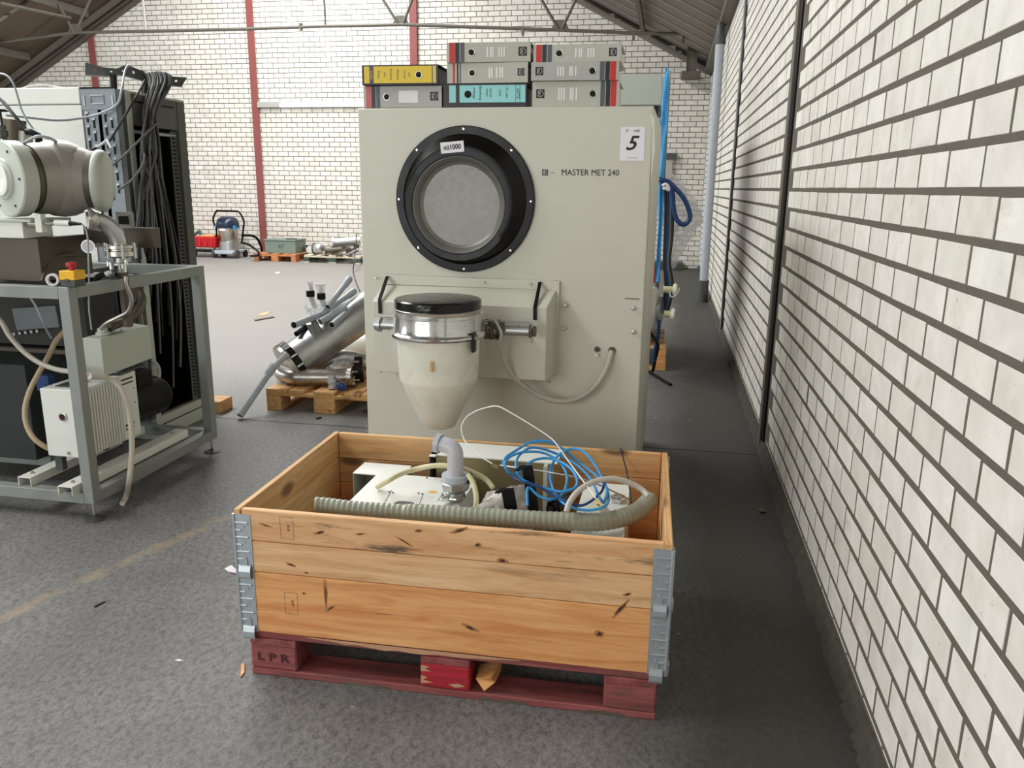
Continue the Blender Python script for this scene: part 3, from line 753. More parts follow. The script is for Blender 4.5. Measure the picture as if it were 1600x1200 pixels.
# hose tied round the tube
hp = [(773, 500, 3.14), (783, 520, 3.12), (780, 540, 3.14), (787, 562, 3.2), (800, 586, 3.24), (820, 604, 3.28), (845, 620, 3.32), (875, 627, 3.34), (903, 622, 3.35), (928, 605, 3.36), (946, 578, 3.37), (956, 548, 3.395)]
hw = smooth_path([aY(*q) for q in hp], 6)
MB().tube(hw, .010, 12, rf=lambda i: .006 if i < 18 else .0115).build('hose', M['bronze_dark'] and M['milk_hose'], mc, angle=80)
kn = []
for k in range(64):
    t = k/63; a = t*2*PI*4.5
    kn.append((aY(775, 515, YT).x - .045 + t*.07 + .012*math.sin(a*2.3), YT + .034*math.cos(a), zt_ + .036*math.sin(a)))
MB().tube(kn, .0065, 8).build('knotted_cord', M['bronze_dark'], mc, angle=80)
MB().lathe([(0, .016), (.006, .016), (.006, .012)], (hw[-1].x, 3.40, hw[-1].z), (0, -1, 0), 14).build('gland', M['bronze_dark'], mc)
# damaged top-right corner trim
MB().at(LM).prism([(-.02, -.002, HM-.012), (.004, -.004, HM-.05), (.012, -.002, HM-.16), (.002, .0, HM-.30), (-.004, .0, HM-.02)], (0, .02, 0)).build('bent_edge', M['paint'], mc, smooth=False)

# ================================================================== BINDERS
def binder(label, px0, px1, py_bot, h, kind, rz=0.0, dy=0.0, tilt=0.0, Wd=None):
    Y = 3.42 + dy
    a, b = aY(px0, py_bot, Y), aY(px1, py_bot, Y)
    Wd = b.x - a.x; z = a.z if False else None
    return a.x, b.x, Y
def make_binder(label, px0, px1, z, h, kind, rz=0.0, dy=0.0, tilt=0.0, flip=False):
    Y = 3.42 + dy
    xa, xb = aY(px0, 120, Y).x, aY(px1, 120, Y).x
    Wd = xb-xa; D = .285
    r = thing('ring_binder', label, 'binder', ((xa+xb)/2, Y + D/2, z), rz, 'ring binders stacked on the machine', rot=(0, math.radians(tilt), math.radians(rz)))
    L = wmat(r) ; s = -1 if flip else 1
    main = {'grey': M['bgrey'], 'warm': M['bgrey2'], 'yellow': M['bblack'], 'cyan': M['bblack'], 'thin': M['bgrey2']}[kind]
    hw_ = Wd/2; t = .003; y0 = -D/2
    MB().at(L).box(-hw_, hw_, y0, y0+t, 0, h).box(-hw_, hw_, y0+t, D/2, 0, t).box(-hw_, hw_, y0+t, D/2, h-t, h).build('binder_cover', main, r, bevel=.0015)
    MB().at(L).box(-hw_+.012, hw_-.010, y0+.02, D/2-.012, t+.002, h-t-.008).build('pages', M['bpage'] if kind not in ('yellow', 'cyan') else M['bblack'], r)
    def strip(f0, f1, m, nm='stripe', z0=0.0, z1=1.0, e=.0006, lab=None):
        a, b = sorted((-hw_ + Wd*f0, -hw_ + Wd*f1)) if not flip else sorted((hw_ - Wd*f0, hw_ - Wd*f1))
        o = MB().at(L).box(a, b, y0-e, y0, h*z0, h*z1).build(nm, m, r, smooth=False)
        if lab: o['label'] = lab
        return o
    def ringhole(f, zz=.5, rr=.0115):
        x = (-hw_ + Wd*f) if not flip else (hw_ - Wd*f)
        MB().at(L).lathe([(0, rr), (.001, rr)], (x, y0-.0006, h*zz), (0, -1, 0), 20).build('finger_hole', M['hole'], r)
        pts = [(x + rr*1.15*math.cos(2*PI*k/24), y0-.001, h*zz + rr*1.15*math.sin(2*PI*k/24)) for k in range(24)]
        MB().at(L).tube(pts, .0016, 6, closed=True).build('hole_ring', M['steel'] if kind != 'cyan' else M['black'], r)
    if kind in ('grey', 'warm'):
        strip(.035, .10, M['bred'] if 'faded' not in label else M['bpink']); strip(.105, .155, M['bblack']); strip(.165, .215, M['bslate'])
        ringhole(.30)
        x0f, x1f = (.49, .60) if not flip else (.53, .62)
        if 'foil' in label:
            strip(.455, .70, M['white_bag'], 'plastic_pocket', .22, .78, .001)
        else:
            for f in (.48, .52, .545, .62, .65, .68): strip(f, f+.018, M['paint_light'], 'label_bar', .25, .75, .0012)
        x = (-hw_ + Wd*.905) if not flip else (hw_ - Wd*.905)
        logo(r, Vector((x, y0-.0005, h*.52)), min(.034, h*.45), None, M['ink'], M['bgrey'], L)
    elif kind == 'thin':
        strip(.075, .10, M['bred']); strip(.125, .145, M['bblack']); strip(.16, .175, M['bslate'])
        ringhole(.315)
        for f in (.52, .55, .61, .65, .68): strip(f, f+.02, M['paint_light'], 'label_bar', .25, .75, .0012)
        logo(r, Vector((-hw_ + Wd*.915, y0-.0005, h*.52)), .028, None, M['ink'], M['bgrey'], L)
    elif kind == 'yellow':
        strip(.03, .97, M['byellow'], 'printed_spine', .10, .93); strip(.10, .155, M['ink_soft'], 'stripe', .10, .93, .001); strip(.915, .925, M['bblack'], 'stripe', .1, .93, .001); strip(.945, .96, M['bpage'], 'stripe', .1, .93, .001)
        ringhole(.745)
        text('LEITZ', .014, L @ Vector((-hw_ + Wd*.128, y0-.0012, h*.5)), (PI/2, -PI/2, 0), M['byellow'], r)
        for f, w in ((.22, 'Mettig'), (.30, 'met'), (.38, 'Anleitung'), (.47, 'Montage'), (.56, 'Strom'), (.62, 'plan')):
            text(w, .012, L @ Vector((-hw_ + Wd*f, y0-.0008, h*.52)), (PI/2, -PI/2, 0), M['ink_soft'], r)
    elif kind == 'cyan':
        strip(.075, .155, M['teal'], 'printed_spine', .20, .93); strip(.20, .98, M['teal'], 'printed_spine', .20, .93)
        strip(.865, .869, M['ink'], 'stripe', .2, .93, .001); strip(.915, .919, M['ink'], 'stripe', .2, .93, .001)
        ringhole(.30, .55)
        text('LEITZ', .016, L @ Vector((-hw_ + Wd*.893, y0-.0012, h*.56)), (PI/2, PI/2, 0), M['ink'], r)
        for f, w in ((.375, 'Anf\u00e4nge'), (.45, 'Bestellung'), (.53, 'unter-'), (.57, 'Schrift'), (.68, 'LPW'), (.76, 'PC 240')):
            text(w, .0135, L @ Vector((-hw_ + Wd*f, y0-.0008, h*.60)), (PI/2, PI/2, 0), M['ink'], r)
    return r
HMz = HM + .0005
h1, h2 = .087, .080
make_binder('grey binder with faded red stripe and foil pocket, under the yellow binder', 567, 690, HMz, h1, 'grey')
make_binder('black ring binder with yellow printed spine, top of the left stack', 565, 684, HMz+h1+.001, h2, 'yellow', rz=1.0, dy=-.02)
h3, h4, h5 = .093, .079, .076
make_binder('black binder with pale cyan spine at the bottom of the middle stack', 692, 824, HMz, h3, 'cyan', dy=.0)
make_binder('warm grey binder with thin stripes, in the middle of the middle stack', 699, 826, HMz+h3+.001, h4, 'thin', dy=-.005, rz=-1)
make_binder('grey binder with broad red and black stripes, topmost above the cyan one', 697, 827, HMz+h3+h4+.002, h5, 'warm', dy=-.01, rz=1.5)
h6, h7, h8 = .098, .070, .068
make_binder('thick grey binder with stripes at its right end, bottom of the right stack', 832, 969, HMz, h6, 'warm', flip=True)
make_binder('pale grey binder with red stripe right, between two others in the right stack', 829, 966, HMz+h6+.001, h7, 'grey', dy=-.015, rz=1.0, flip=True)
make_binder('grey binder with red stripe at its left end, top of the right stack', 833, 970, HMz+h6+h7+.002, h8, 'warm', dy=.0, rz=-.6)

# ================================================================== PALLET AND COLLARS IN FRONT
PR = math.radians(1.2)
PC = Vector((-.566, 2.348, 0)); HD = .38
def board(parent, name, mat, c, lx, ly, lz, rz=0, label=None, bev=.0025, rx=0):
    """box whose long axis is its own X"""
    mb = MB().box(-lx/2, lx/2, -ly/2, ly/2, -lz/2, lz/2)
    me = bpy.data.meshes.new(name); me.from_pydata(mb.v, [], mb.f); me.materials.append(mat); me.update()
    o = bpy.data.objects.new(name, me); COL.objects.link(o); o.parent = parent; o.location = c; o.rotation_euler = (rx, 0, rz)
    b = o.modifiers.new('bevel', 'BEVEL'); b.width = bev; b.segments = 1
    if label: o['label'] = label
    return o
pal = thing('pallet', 'worn red painted wooden pallet lying under the open wooden crate', 'pallet', PC, PR)
for y in (-HD+.05, 0, HD-.05): board(pal, 'bottom_board', M['red_wood'], (0, y, .011), 1.2, .1 if y else .145, .022)
blk = {}
for ix, x in enumerate((-.5275, 0, .5275)):
    for iy, y in enumerate((-HD+.05, 0, HD-.05)):
        o = board(pal, 'block', M['red_wood_bright'] if (ix == 1 and iy == 0) else M['red_wood'], (x, y, .061), .145, .1 if y else .145, .078, bev=.005)
        if ix == 1 and iy == 0: o['label'] = 'bright red chipped block'
    board(pal, 'cross_board', M['red_wood'], (x, 0, .111), 2*HD, .145, .022, PI/2)
for k, y in enumerate((-HD+.07, -HD/2+.02, 0, HD/2-.02, HD-.07)): board(pal, 'deck_board', M['red_wood'] if k else M['red_wood'], (0, y, .133), 1.2, .13 if k in (0, 4) else .1, .022)
LP = wmat(pal)
text('L P R', .036, LP @ Vector((-.528, -HD-.0012, .062)), (PI/2, 0, PR), plain('burnt_mark', rgb(72, 38, 38), .8), pal, sx=1.3, ext=.0008, bold=.0008)
# worn patches of raw wood on the painted faces
mw = plain('raw_wood_patch', rgb(196, 150, 116), .75, 0, .15, 40)
rw = random.Random(9); top = []; bot = []
for i in range(17):
    x = -.42 + i*.040; e = math.sin(PI*i/16)
    top.append((x, -HD-.0004, .1435)); bot.append((x, -HD-.0004, .1435 - .002 - .016*e*rw.uniform(.6, 1.1)))
MB().at(LP).prism(top + bot[::-1], (0, .0004, 0)).build('worn_edge', mw, pal, smooth=False)
for pts in (((-.072, .094), (-.045, .090), (-.060, .082), (-.040, .076), (-.072, .074)), ((-.072, .060), (-.052, .056), (-.066, .046), (-.035, .040), (-.072, .034)), ((.01, .040), (.04, .046), (.06, .038), (.03, .032))):
    MB().at(LP).prism([(x, -HD-.0006, z) for x, z in pts], (0, .0006, 0)).build('chipped_patch', mw, pal, smooth=False)
for x0_ in (-.3, .1, .38):
    pts = [(x0_ + rw.uniform(-.004, .004) + k*.02, .006 + rw.uniform(0, .010)) for k in range(8)]
    MB().at(LP).prism([(x, -HD-.0004, z) for x, z in pts] + [(pts[-1][0], -HD-.0004, .001), (pts[0][0], -HD-.0004, .001)], (0, .0004, 0)).build('chipped_patch', M['knot_dummy'] if False else M['grey_wood'], pal, smooth=False)
# splintered wood chunk jammed beside the middle block
o = MB().at(LP).add([(.085, -HD+.02, .055), (.135, -HD-.002, .078), (.145, -HD+.02, .05), (.115, -HD+.0, .03), (.085, -HD+.09, .06), (.15, -HD+.09, .08), (.15, -HD+.09, .045), (.11, -HD+.09, .03)],
     [(0, 1, 2, 3), (4, 7, 6, 5), (0, 4, 5, 1), (1, 5, 6, 2), (2, 6, 7, 3), (3, 7, 4, 0)]).build('broken_block', M['pine_orange'], pal, smooth=False, bevel=.002)
o['label'] = 'splintered raw wood stump'
def collar(label, z0, boards, mat, matb):
    r = thing('pallet_collar', label, 'pallet collar', PC + Vector((0, 0, z0)), PR)
    H = .195; n = len(boards); z = 0
    for ib, hb in enumerate(boards):
        zc_ = z + hb/2
        fm = mat if (n == 1 or ib == 1) else M['pine_clean']
        board(r, 'board', fm, (0, -HD+.0095, zc_), 1.194, .019, hb-.0015)
        board(r, 'board', matb, (0, HD-.0095, zc_), 1.194, .019, hb-.0015)
        for s in (-1, 1): board(r, 'board', matb, (s*.609, 0, zc_), 2*HD+.004, .020, hb-.0015, PI/2)
        z += hb
    L = wmat(r)
    for sx in (-1, 1):
        for sy in (-1, 1):
            mb = MB().at(L)
            yf = sy*(HD); xo = sx*.619
            zt_h = H-.016 if n > 1 else H+.004
            # front leaf, side leaf, knuckle
            mb.box(sx*.570, sx*.6215, yf, yf+sy*.0022, .0, zt_h)
            mb.box(xo, xo+sx*.0022, sy*(HD+.002), sy*(HD-.07), .0, zt_h)
            mb.cyl((sx*.6205, yf+sy*.001, 0), (sx*.6205, yf+sy*.001, zt_h), .0055, seg=10)
            k = 0; zz = .018
            while zz < zt_h-.008:
                w0 = .578 if k % 2 == 0 else .600
                mb.tube([(sx*w0, yf+sy*.0035, zz), (sx*.616, yf+sy*.0035, zz)], .0032, 6)
                mb.tube([(xo+sx*.004, sy*(HD-.006), zz+.006), (xo+sx*.004, sy*(HD-.06), zz+.006)], .0032, 6)
                zz += .0235 if k % 2 else .0215; k += 1
            h = mb.build('hinge', M['galv'], r, bevel=0)
            for zz in (.045, .092, .14):
                MB().at(L).lathe([(0, .0042), (.003, .003)], (sx*.592, yf+sy*.002, zz), (0, sy, 0), 8).build('rivet', M['galv'], h)
            # clip reaching down over the collar or pallet below
            mb = MB().at(L)
            prof = [(.0022, .024), (.010, .018), (.014, .004), (.014, -.012), (.010, -.020), (.003, -.024)]
            for a, b in zip(prof, prof[1:]):
                mb.prism([(sx*.576, yf+sy*a[0], a[1]), (sx*.612, yf+sy*a[0], a[1]), (sx*.612, yf+sy*b[0], b[1]), (sx*.576, yf+sy*b[0], b[1])], (0, -sy*.0025, 0))
            mb.box(sx*.587, sx*.601, yf+sy*.002, yf+sy*.006, .02, .042)
            mb.build('clip', M['galv'], r, angle=60)
            MB().at(L).box(xo+sx*.002, xo+sx*.012, sy*(HD-.022), sy*(HD-.048), -.018, .02).build('side_clip', M['galv'], r, bevel=.003)
    return r
co1 = collar('orange-toned lower wooden pallet collar of one wide board, resting on the red pallet', .144, [.195], M['pine_orange'], M['pine_orange'])
co2 = collar('pale stained upper wooden pallet collar of two boards, on top of the lower one', .339, [.0975, .0975], M['pine_stained'], M['pine'])
# knots and grain scars of the front boards
M['knot_core'] = plain('dark_knot', rgb(66, 44, 30), .7, 0, .2, 60)
M['knot_ring'] = plain('brown_knot_ring', rgb(176, 120, 72), .7, 0, .12, 60)
rk_ = random.Random(4)
FY = (PC.y - HD)
def knot(r_, px, py, w, h, a=0.0, ring=1.9):
    p = aY(px, py, FY-.012 + 0*px); L = wmat(r_); q = L.inverted() @ p
    for nm, k, off, m_ in (('knot_ring', ring, .0003, M['knot_ring']), ('knot', 1.0, .0006, M['knot_core'])):
        pts = []
        for i in range(14):
            t = 2*PI*i/14; rr = 1 + rk_.uniform(-.28, .22)
            u, v = w*k*math.cos(t)*rr, h*(k*.9)*math.sin(t)*rr
            pts.append((q.x + u*math.cos(a)-v*math.sin(a), -HD-off, q.z + u*math.sin(a)+v*math.cos(a)))
        MB().at(L).prism(pts, (0, off, 0)).build(nm, m_, r_, smooth=False)
for a_ in ((499, 833, .010, .0035, .3), (415, 821, .012, .0018, -.2), (631, 849, .016, .0018, -.5), (652, 832, .007, .003, 0), (716, 832, .014, .004, .4), (745, 855, .005, .004, 0), (562, 836, .008, .002, .2)): knot(co2, *a_)
for a_ in ((454, 883, .009, .0028, -.3), (783, 880, .009, .0045, 0), (478, 896, .004, .002, 0), (1440-460, 935, .006, .003, .3)): knot(co2, *a_)
for a_ in ((508, 930, .0022, .026, 0, 2.4), (515, 952, .012, .0025, .7), (733, 985, .014, .004, -.4), (969, 958, .020, .004, .95, 1.7), (936, 997, .007, .006, 0), (474, 928, .004, .002, 0), (600, 962, .030, .0008, .02, 1.5)): knot(co1, *a_)
# burnt-in stamps
for r_, z in ((co2, .147), (co1, .105)):
    L = wmat(r_); mb = MB().at(L); x = -.46; w, hh = .020, .034
    for a, b, c, d in ((-w, w, hh-.0008, hh), (-w, w, -hh, -hh+.0008), (-w, -w+.0008, -hh, hh), (w-.0008, w, -hh, hh)): mb.box(x+a, x+b, -HD-.0004, -HD, z+c, z+d)
    mb.build('stamp_outline', M['bronze_dark'], r_, smooth=False)
    text('EUR', .011, L @ Vector((x+.004, -HD-.0004, z)), (PI/2, PI/2, PR), M['bronze_dark'], r_)

# ================================================================== CONTENTS OF THE CRATE
def zz(px, py, z): return aZ(px, py, z)
FL = .150
# two sheet metal housings
ZA = .455
q = [zz(547, 783, ZA), zz(588, 742, ZA), zz(549, 741, ZA), zz(569, 722, ZA), zz(646, 725, ZA), zz(646, 743, ZA), zz(700, 745, ZA), zz(722, 783, ZA)]
xl, xn, xr_ = q[2].x, q[1].x, q[7].x
yb_, yn, ym, yf_ = q[3].y, q[1].y, q[5].y, 2.085
xm = q[4].x
h1_ = thing('sheet_metal_cover', 'white L-shaped sheet metal cover with a dark open notch, at the left inside the crate', 'metal cover', ((xl+xr_)/2, (yb_+yf_)/2, FL))
MB().prism([(xn, yf_+.035, ZA), (xr_, yf_+.035, ZA), (xr_, ym, ZA), (xm, ym, ZA), (xm, yb_, ZA), (xl, yb_, ZA), (xl, yn, ZA), (xn, yn, ZA)], (0, 0, -.003)).build('top_sheet', M['paint_light'], h1_, smooth=False)
MB().box(xl, xl+.003, yn, yb_, FL, ZA-.001).box(xl, xm, yb_-.003, yb_, FL, ZA-.001).build('side_sheet', M['paint_cab'], h1_)
MB().box(xn, xn+.003, yf_+.03, yn, FL, ZA-.003).build('inner_sheet', M['paint_cab'], h1_)
MB().prism([(xn, yf_+.035, ZA), (xr_, yf_+.035, ZA), (xr_, yf_, ZA-.03), (xn, yf_, ZA-.03)], (0, 0, -.003)).build('front_flange', M['paint_light'], h1_, smooth=False)
MB().box(xn, xr_, yf_, yf_+.003, FL, ZA-.03).build('front_sheet', M['paint_light'], h1_)
MB().box(xr_-.003, xr_, yf_+.03, ym, FL, ZA-.003).build('end_sheet', M['paint_light'], h1_)
for px, py in ((608, 769), (614, 770), (654, 771), (660, 772), (692, 774), (697, 775), (667, 747)):
    p = zz(px, py, ZA); MB().lathe([(0, .0035), (.003, .0025)], (p.x, p.y, ZA), (0, 0, 1), 8).build('screw', M['dark_grey'], h1_)
for a, b in (((612, 766), (600, 787)), ((661, 772), (655, 789)), ((693, 768), (684, 783))):
    MB().tube([zz(a[0], a[1], ZA+.0005), zz(b[0], b[1], ZA+.0005)], .0010, 5).build('seam', M['cable_grey'], h1_)
pts = [zz(px, py, ZA+.001) for px, py in ((615, 786), (622, 783), (632, 783), (645, 785), (648, 788), (635, 789))]
MB().prism(pts, (0, 0, .0006)).build('torn_opening', M['dark_grey'], h1_, smooth=False)
for px, py, w in ((676, 769, .011), (672, 777, .008)):
    p = zz(px, py, ZA); MB().box(p.x-w, p.x+w*1.2, p.y-.008, p.y+.008, ZA, ZA+.0007).build('sticker', M['yellow'] if w > .01 else M['white_bag'], h1_, smooth=False)

ZC = .530
pl0, pl1 = zz(641, 734, ZC), zz(691, 689, ZC)
pr1 = zz(872, 700, ZC); xL, xR2 = pl1.x - .0, zz(858, 720, ZC).x
yB2, yF2 = 2.700, max(ym+.008, pl0.y)
h2_ = thing('sheet_metal_tray', 'white rimmed sheet metal tray with olive inside, leaning at the back of the crate', 'metal tray', ((xL+xR2)/2, (yB2+yF2)/2, FL))
rim = zz(790, 718, ZC).y
MB().box(xL, xR2+.03, rim, yB2, ZC-.004, ZC).build('rim', M['paint_light'], h2_)
MB().box(xL, xL+.022, yF2, yB2, ZC-.004, ZC).build('rim', M['paint_light'], h2_)
MB().box(xL, xL+.003, yF2, yB2, FL, ZC-.004).build('side_sheet', M['dark_grey'], h2_)  # dark colour stands in for shade on the tray's inner left wall
MB().box(xL+.02, xR2, rim, rim+.003, FL, ZC-.004).build('back_sheet', M['amber_win'], h2_)
MB().box(xL, xR2, yB2-.003, yB2, FL, ZC-.004).build('outer_sheet', M['paint_light'], h2_)
MB().box(xR2-.012, xR2, rim-.03, rim, FL, ZC-.004).build('corner_strip', M['paint_cab'], h2_)
MB().box(xL+.02, xR2, yF2, rim, FL, FL+.004).build('bottom_sheet', M['amber_win'], h2_)

# grey elbow with clamp
eb = aZ(713, 782, ZA); YE = eb.y
def ez(py): return aY(712, py, YE).z
ex = aY(711.5, 740, YE).x
el = thing('pipe_elbow', 'grey pipe elbow with clamped union standing on the white cover in the crate', 'pipe fitting', (ex, YE, ZA+.001))
sc = (aY(722, 730, YE).x - aY(700, 730, YE).x)/2
zt1 = ez(709)
sc *= 1.12
path = smooth_path([(ex, YE, ez(741)), (ex, YE, ez(725)), (ex, YE, zt1-.004), (ex-.003, YE+.001, zt1+.008), (ex-.014, YE+.004, zt1+.019), (ex-.034, YE+.007, zt1+.024), (ex-.054, YE+.010, zt1+.027)], 4)
MB().tube(path, sc, 20, cap=True).build('elbow', M['pvc_light'], el, angle=50)
d = (path[-1]-path[-2]).normalized()
MB().pipe(path[-1]-d*.004, path[-1]+d*.012, sc*1.22, sc*.95, 24).build('elbow_flange', M['pvc'], el)
MB().cyl(path[-1]+d*.002, path[-1]+d*.004, sc*.96, seg=20).build('bore', M['hole'], el)
z0, z1, z2, z3 = ez(741), ez(751), ez(768), ez(776)
MB().lathe([(0, sc*1.0), (.001, sc*1.65), (z0-z1, sc*1.68), (z0-z1+.001, sc*1.35)], (ex, YE, z1), (0, 0, 1), 28).build('union_collar', M['pvc'], el)
MB().lathe([(0, sc*1.15), (.006, sc*1.45), (.014, sc*1.75), (z1-z2-.003, sc*1.85), (z1-z2, sc*1.72)], (ex, YE, z2), (0, 0, 1), 8).build('union_nut', M['steel_dull'], el)
MB().lathe([(0, sc*.7), (.004, sc*.95), (z2-ZA-.002, sc*1.0)], (ex, YE, ZA+.001), (0, 0, 1), 24).build('spigot', M['steel_dull'], el)
mb = MB(); mb.lathe([(0, sc*1.08), (.001, sc*1.25), (.010, sc*1.25), (.011, sc*1.08)], (ex, YE, z2-.018), (0, 0, 1), 24)
mb.box(ex-.035, ex-.012, YE-sc*1.4-.012, YE-sc*.9, z2-.018, z2-.008).cyl((ex-.04, YE-sc*1.35, z2-.013), (ex+.012, YE-sc*1.35, z2-.013), .004, seg=8)
stuff_ = mb.build('hose_clamp', M['chrome'], el)
MB().tube(smooth_path([(ex+sc*1.4, YE, z0-.002), (ex+sc*1.9, YE, z0+.006), (ex+sc*2.0, YE, z0-.012), (ex+sc*1.6, YE-.01, z1)], 5), .005, 8).build('collar_bolt', M['black'], el)

def cable(name, label, cat, pts, r, mat, group=None, seg=10, n=7, rf=None, zfix=None):
    o = MB().tube(smooth_path(pts, n), r, seg, rf=rf).build(name, mat, None, angle=80)
    tag(o, label, cat, group); return o
Y1 = YE + .045
cable('rubber_hose', 'short cream rubber hose arching over the white cover behind the grey elbow', 'hose',
      [aZ(590, 761, ZA+.009)] + [aY(a, b, c) for a, b, c in ((605, 752, 2.30), (625, 741, 2.34), (650, 733, Y1), (675, 728, Y1), (700, 728, Y1), (725, 733, Y1), (745, 741, Y1), (760, 750, 2.38), (770, 762, 2.36))], .0085, M['cream_hose'])
cable('rubber_hose', 'cream rubber hose hanging down just right of the grey elbow', 'hose',
      [aY(a, b, c) for a, b, c in ((731, 741, YE-.02), (738, 752, YE-.035), (743, 768, YE-.06), (744, 784, YE-.08), (741, 800, YE-.09), (736, 820, YE-.09))], .0085, M['cream_hose'])

# ribbed suction hose along the front board
hp = [(491, 789, .500), (510, 790, .497), (560, 796, .490), (620, 800, .487), (690, 804, .487), (760, 808, .487), (830, 812, .487), (900, 815, .487), (940, 815, .487), (975, 808, .487), (1000, 796, .487), (1015, 781, .487)]
hs = smooth_path([aZ(a, b, c) for a, b, c in hp], 60)
# resample evenly
L_ = [0]
for a, b in zip(hs, hs[1:]): L_.append(L_[-1]+(b-a).length)
step = .0042; tot = L_[-1]; rs_ = []; j = 0
k = 0
while k*step < tot:
    while L_[j+1] < k*step: j += 1
    f = (k*step-L_[j])/(L_[j+1]-L_[j]); rs_.append(hs[j].lerp(hs[j+1], f)); k += 1
for p in rs_: p.y = max(p.y, 2.022)
sh = MB().tube(rs_, .027, 16, rf=lambda i: (.0225 if i < len(rs_)*.25 else .0255) + (.0 if i % 4 == 0 else .0018 if i % 4 in (1, 3) else .0024)).build('suction_hose', plain('ribbed_grey_green_hose', rgb(150, 154, 138), .32, 0, .14, 9, 0, dirt=rgb(120, 108, 80), dirtamt=.5), None, angle=80)
tag(sh, 'thick ribbed grey-green suction hose lying along the front board inside the crate', 'hose')
cable('clear_hose', 'milky hose looping from the white box to the thick ribbed hose at the right', 'hose',
      [aY(a, b, c) for a, b, c in ((885, 800, 2.15), (890, 785, 2.17), (905, 766, 2.21), (930, 752, 2.25), (960, 748, 2.28), (987, 756, 2.30), (1004, 766, 2.30), (1013, 776, 2.28))], .0088, M['milk_hose'])

# white bag
def blob_bag(name, label, cat, pts, mat, amp=.012, seed=1, group=None):
    """crumpled film draped over an outline: pts = world points hull"""
    bm = bmesh.new()
    for p in pts: bm.verts.new(p)
    bmesh.ops.convex_hull(bm, input=bm.verts)
    bmesh.ops.triangulate(bm, faces=bm.faces)
    bmesh.ops.subdivide_edges(bm, edges=bm.edges, cuts=6, use_grid_fill=True)
    bm.normal_update()
    for v in bm.verts:
        q_ = v.co*26 + Vector((seed*3, 0, 0))
        n_ = abs(noise.noise(q_))*1.4 + abs(noise.noise(q_*2.3))*.6 - .5
        v.co += v.normal*n_*amp
    vs = [v.co.copy() for v in bm.verts]; bm.verts.index_update(); fs = [tuple(v.index for v in f.verts) for f in bm.faces]; bm.free()
    o = MB().add(vs, fs).build(name, mat, None, angle=28)
    if label: tag(o, label, cat, group)
    return o
blob_bag('plastic_bag', 'crumpled white plastic bag stuffed between the elbow and the blue tubing', 'bag',
         [aY(746, 808, 2.24), aY(745, 793, 2.23), aY(762, 770, 2.25), aY(800, 760, 2.26), aY(828, 755, 2.30), aY(832, 800, 2.28), aY(790, 806, 2.24), aY(832, 770, 2.36), aY(765, 780, 2.38), (-.36, 2.27, .3), (-.42, 2.27, .28), (-.38, 2.32, .25)], M['white_bag'], .012, 3)
# black angle brackets
def angle_iron(label, top, bot, w, flange_to):
    r = thing('angle_bracket', label, 'bracket', (bot.x, bot.y, bot.z), 0, 'black angle brackets in the crate')
    wv = Vector((w/2, 0, 0))
    MB().prism([bot-wv, bot+wv, top+wv, top-wv], (0, .005, .001)).build('upright', M['black'], r, bevel=.001)
    f = flange_to
    MB().prism([top-wv+Vector((-.002, 0, .001)), top+wv+Vector((.0, 0, .003)), f+wv*.35+Vector((0, 0, .002)), f-wv*.35], (0, .002, .006)).build('flange', M['black'], r, bevel=.001)
angle_iron('short black angle bracket standing in the white plastic bag', aY(793, 766, 2.22), aY(802, 818, 2.22), .040, aY(776, 772, 2.20))
angle_iron('tall black angle bracket standing right of the bag, among the blue tubing', aY(824, 731, 2.27), aY(836, 816, 2.26), .034, aY(806, 737, 2.25))
# little white valve box with nut
xa, xb_ = aZ(903, 790, .45).x, aZ(981, 790, .45).x
ya, yb2 = 2.075, aZ(940, 752, .45).y
vb = thing('valve_box', 'white box with a large hexagonal nut on top at the right end of the crate', 'box', ((xa+xb_)/2, (ya+yb2)/2, FL))
MB().box(xa, xb_, ya, yb2, FL, .445).build('box_body', M['paint_light'], vb, bevel=.003)
p = aZ(966, 781, .45)
MB().lathe([(0, .026), (.004, .028), (.014, .028), (.017, .024)], (p.x, p.y, .4455), (0, 0, 1), 6).build('hex_nut', M['chrome'], vb)
MB().lathe([(0, .017), (.012, .018), (.020, .018), (.020, .011), (.010, .010)], (p.x, p.y, .4455), (0, 0, 1), 20).build('bore_ring', M['steel_dull'], vb, angle=40)
mb = MB().prism([aZ(925, 779, .452), aZ(936, 775, .452), aZ(946, 795, .452), aZ(934, 802, .452)], (0, 0, .0012))
tg = mb.build('cable_tag', plain('yellowed_tag', rgb(226, 206, 150), .6), None, smooth=False); tag(tg, 'yellowed paper tag at the end of the thin cable on the white box', 'tag')
tg.location.z += .006
text('240', .012, aZ(935, 789, .4595), (0, 0, math.radians(-60)), M['ink'], tg)
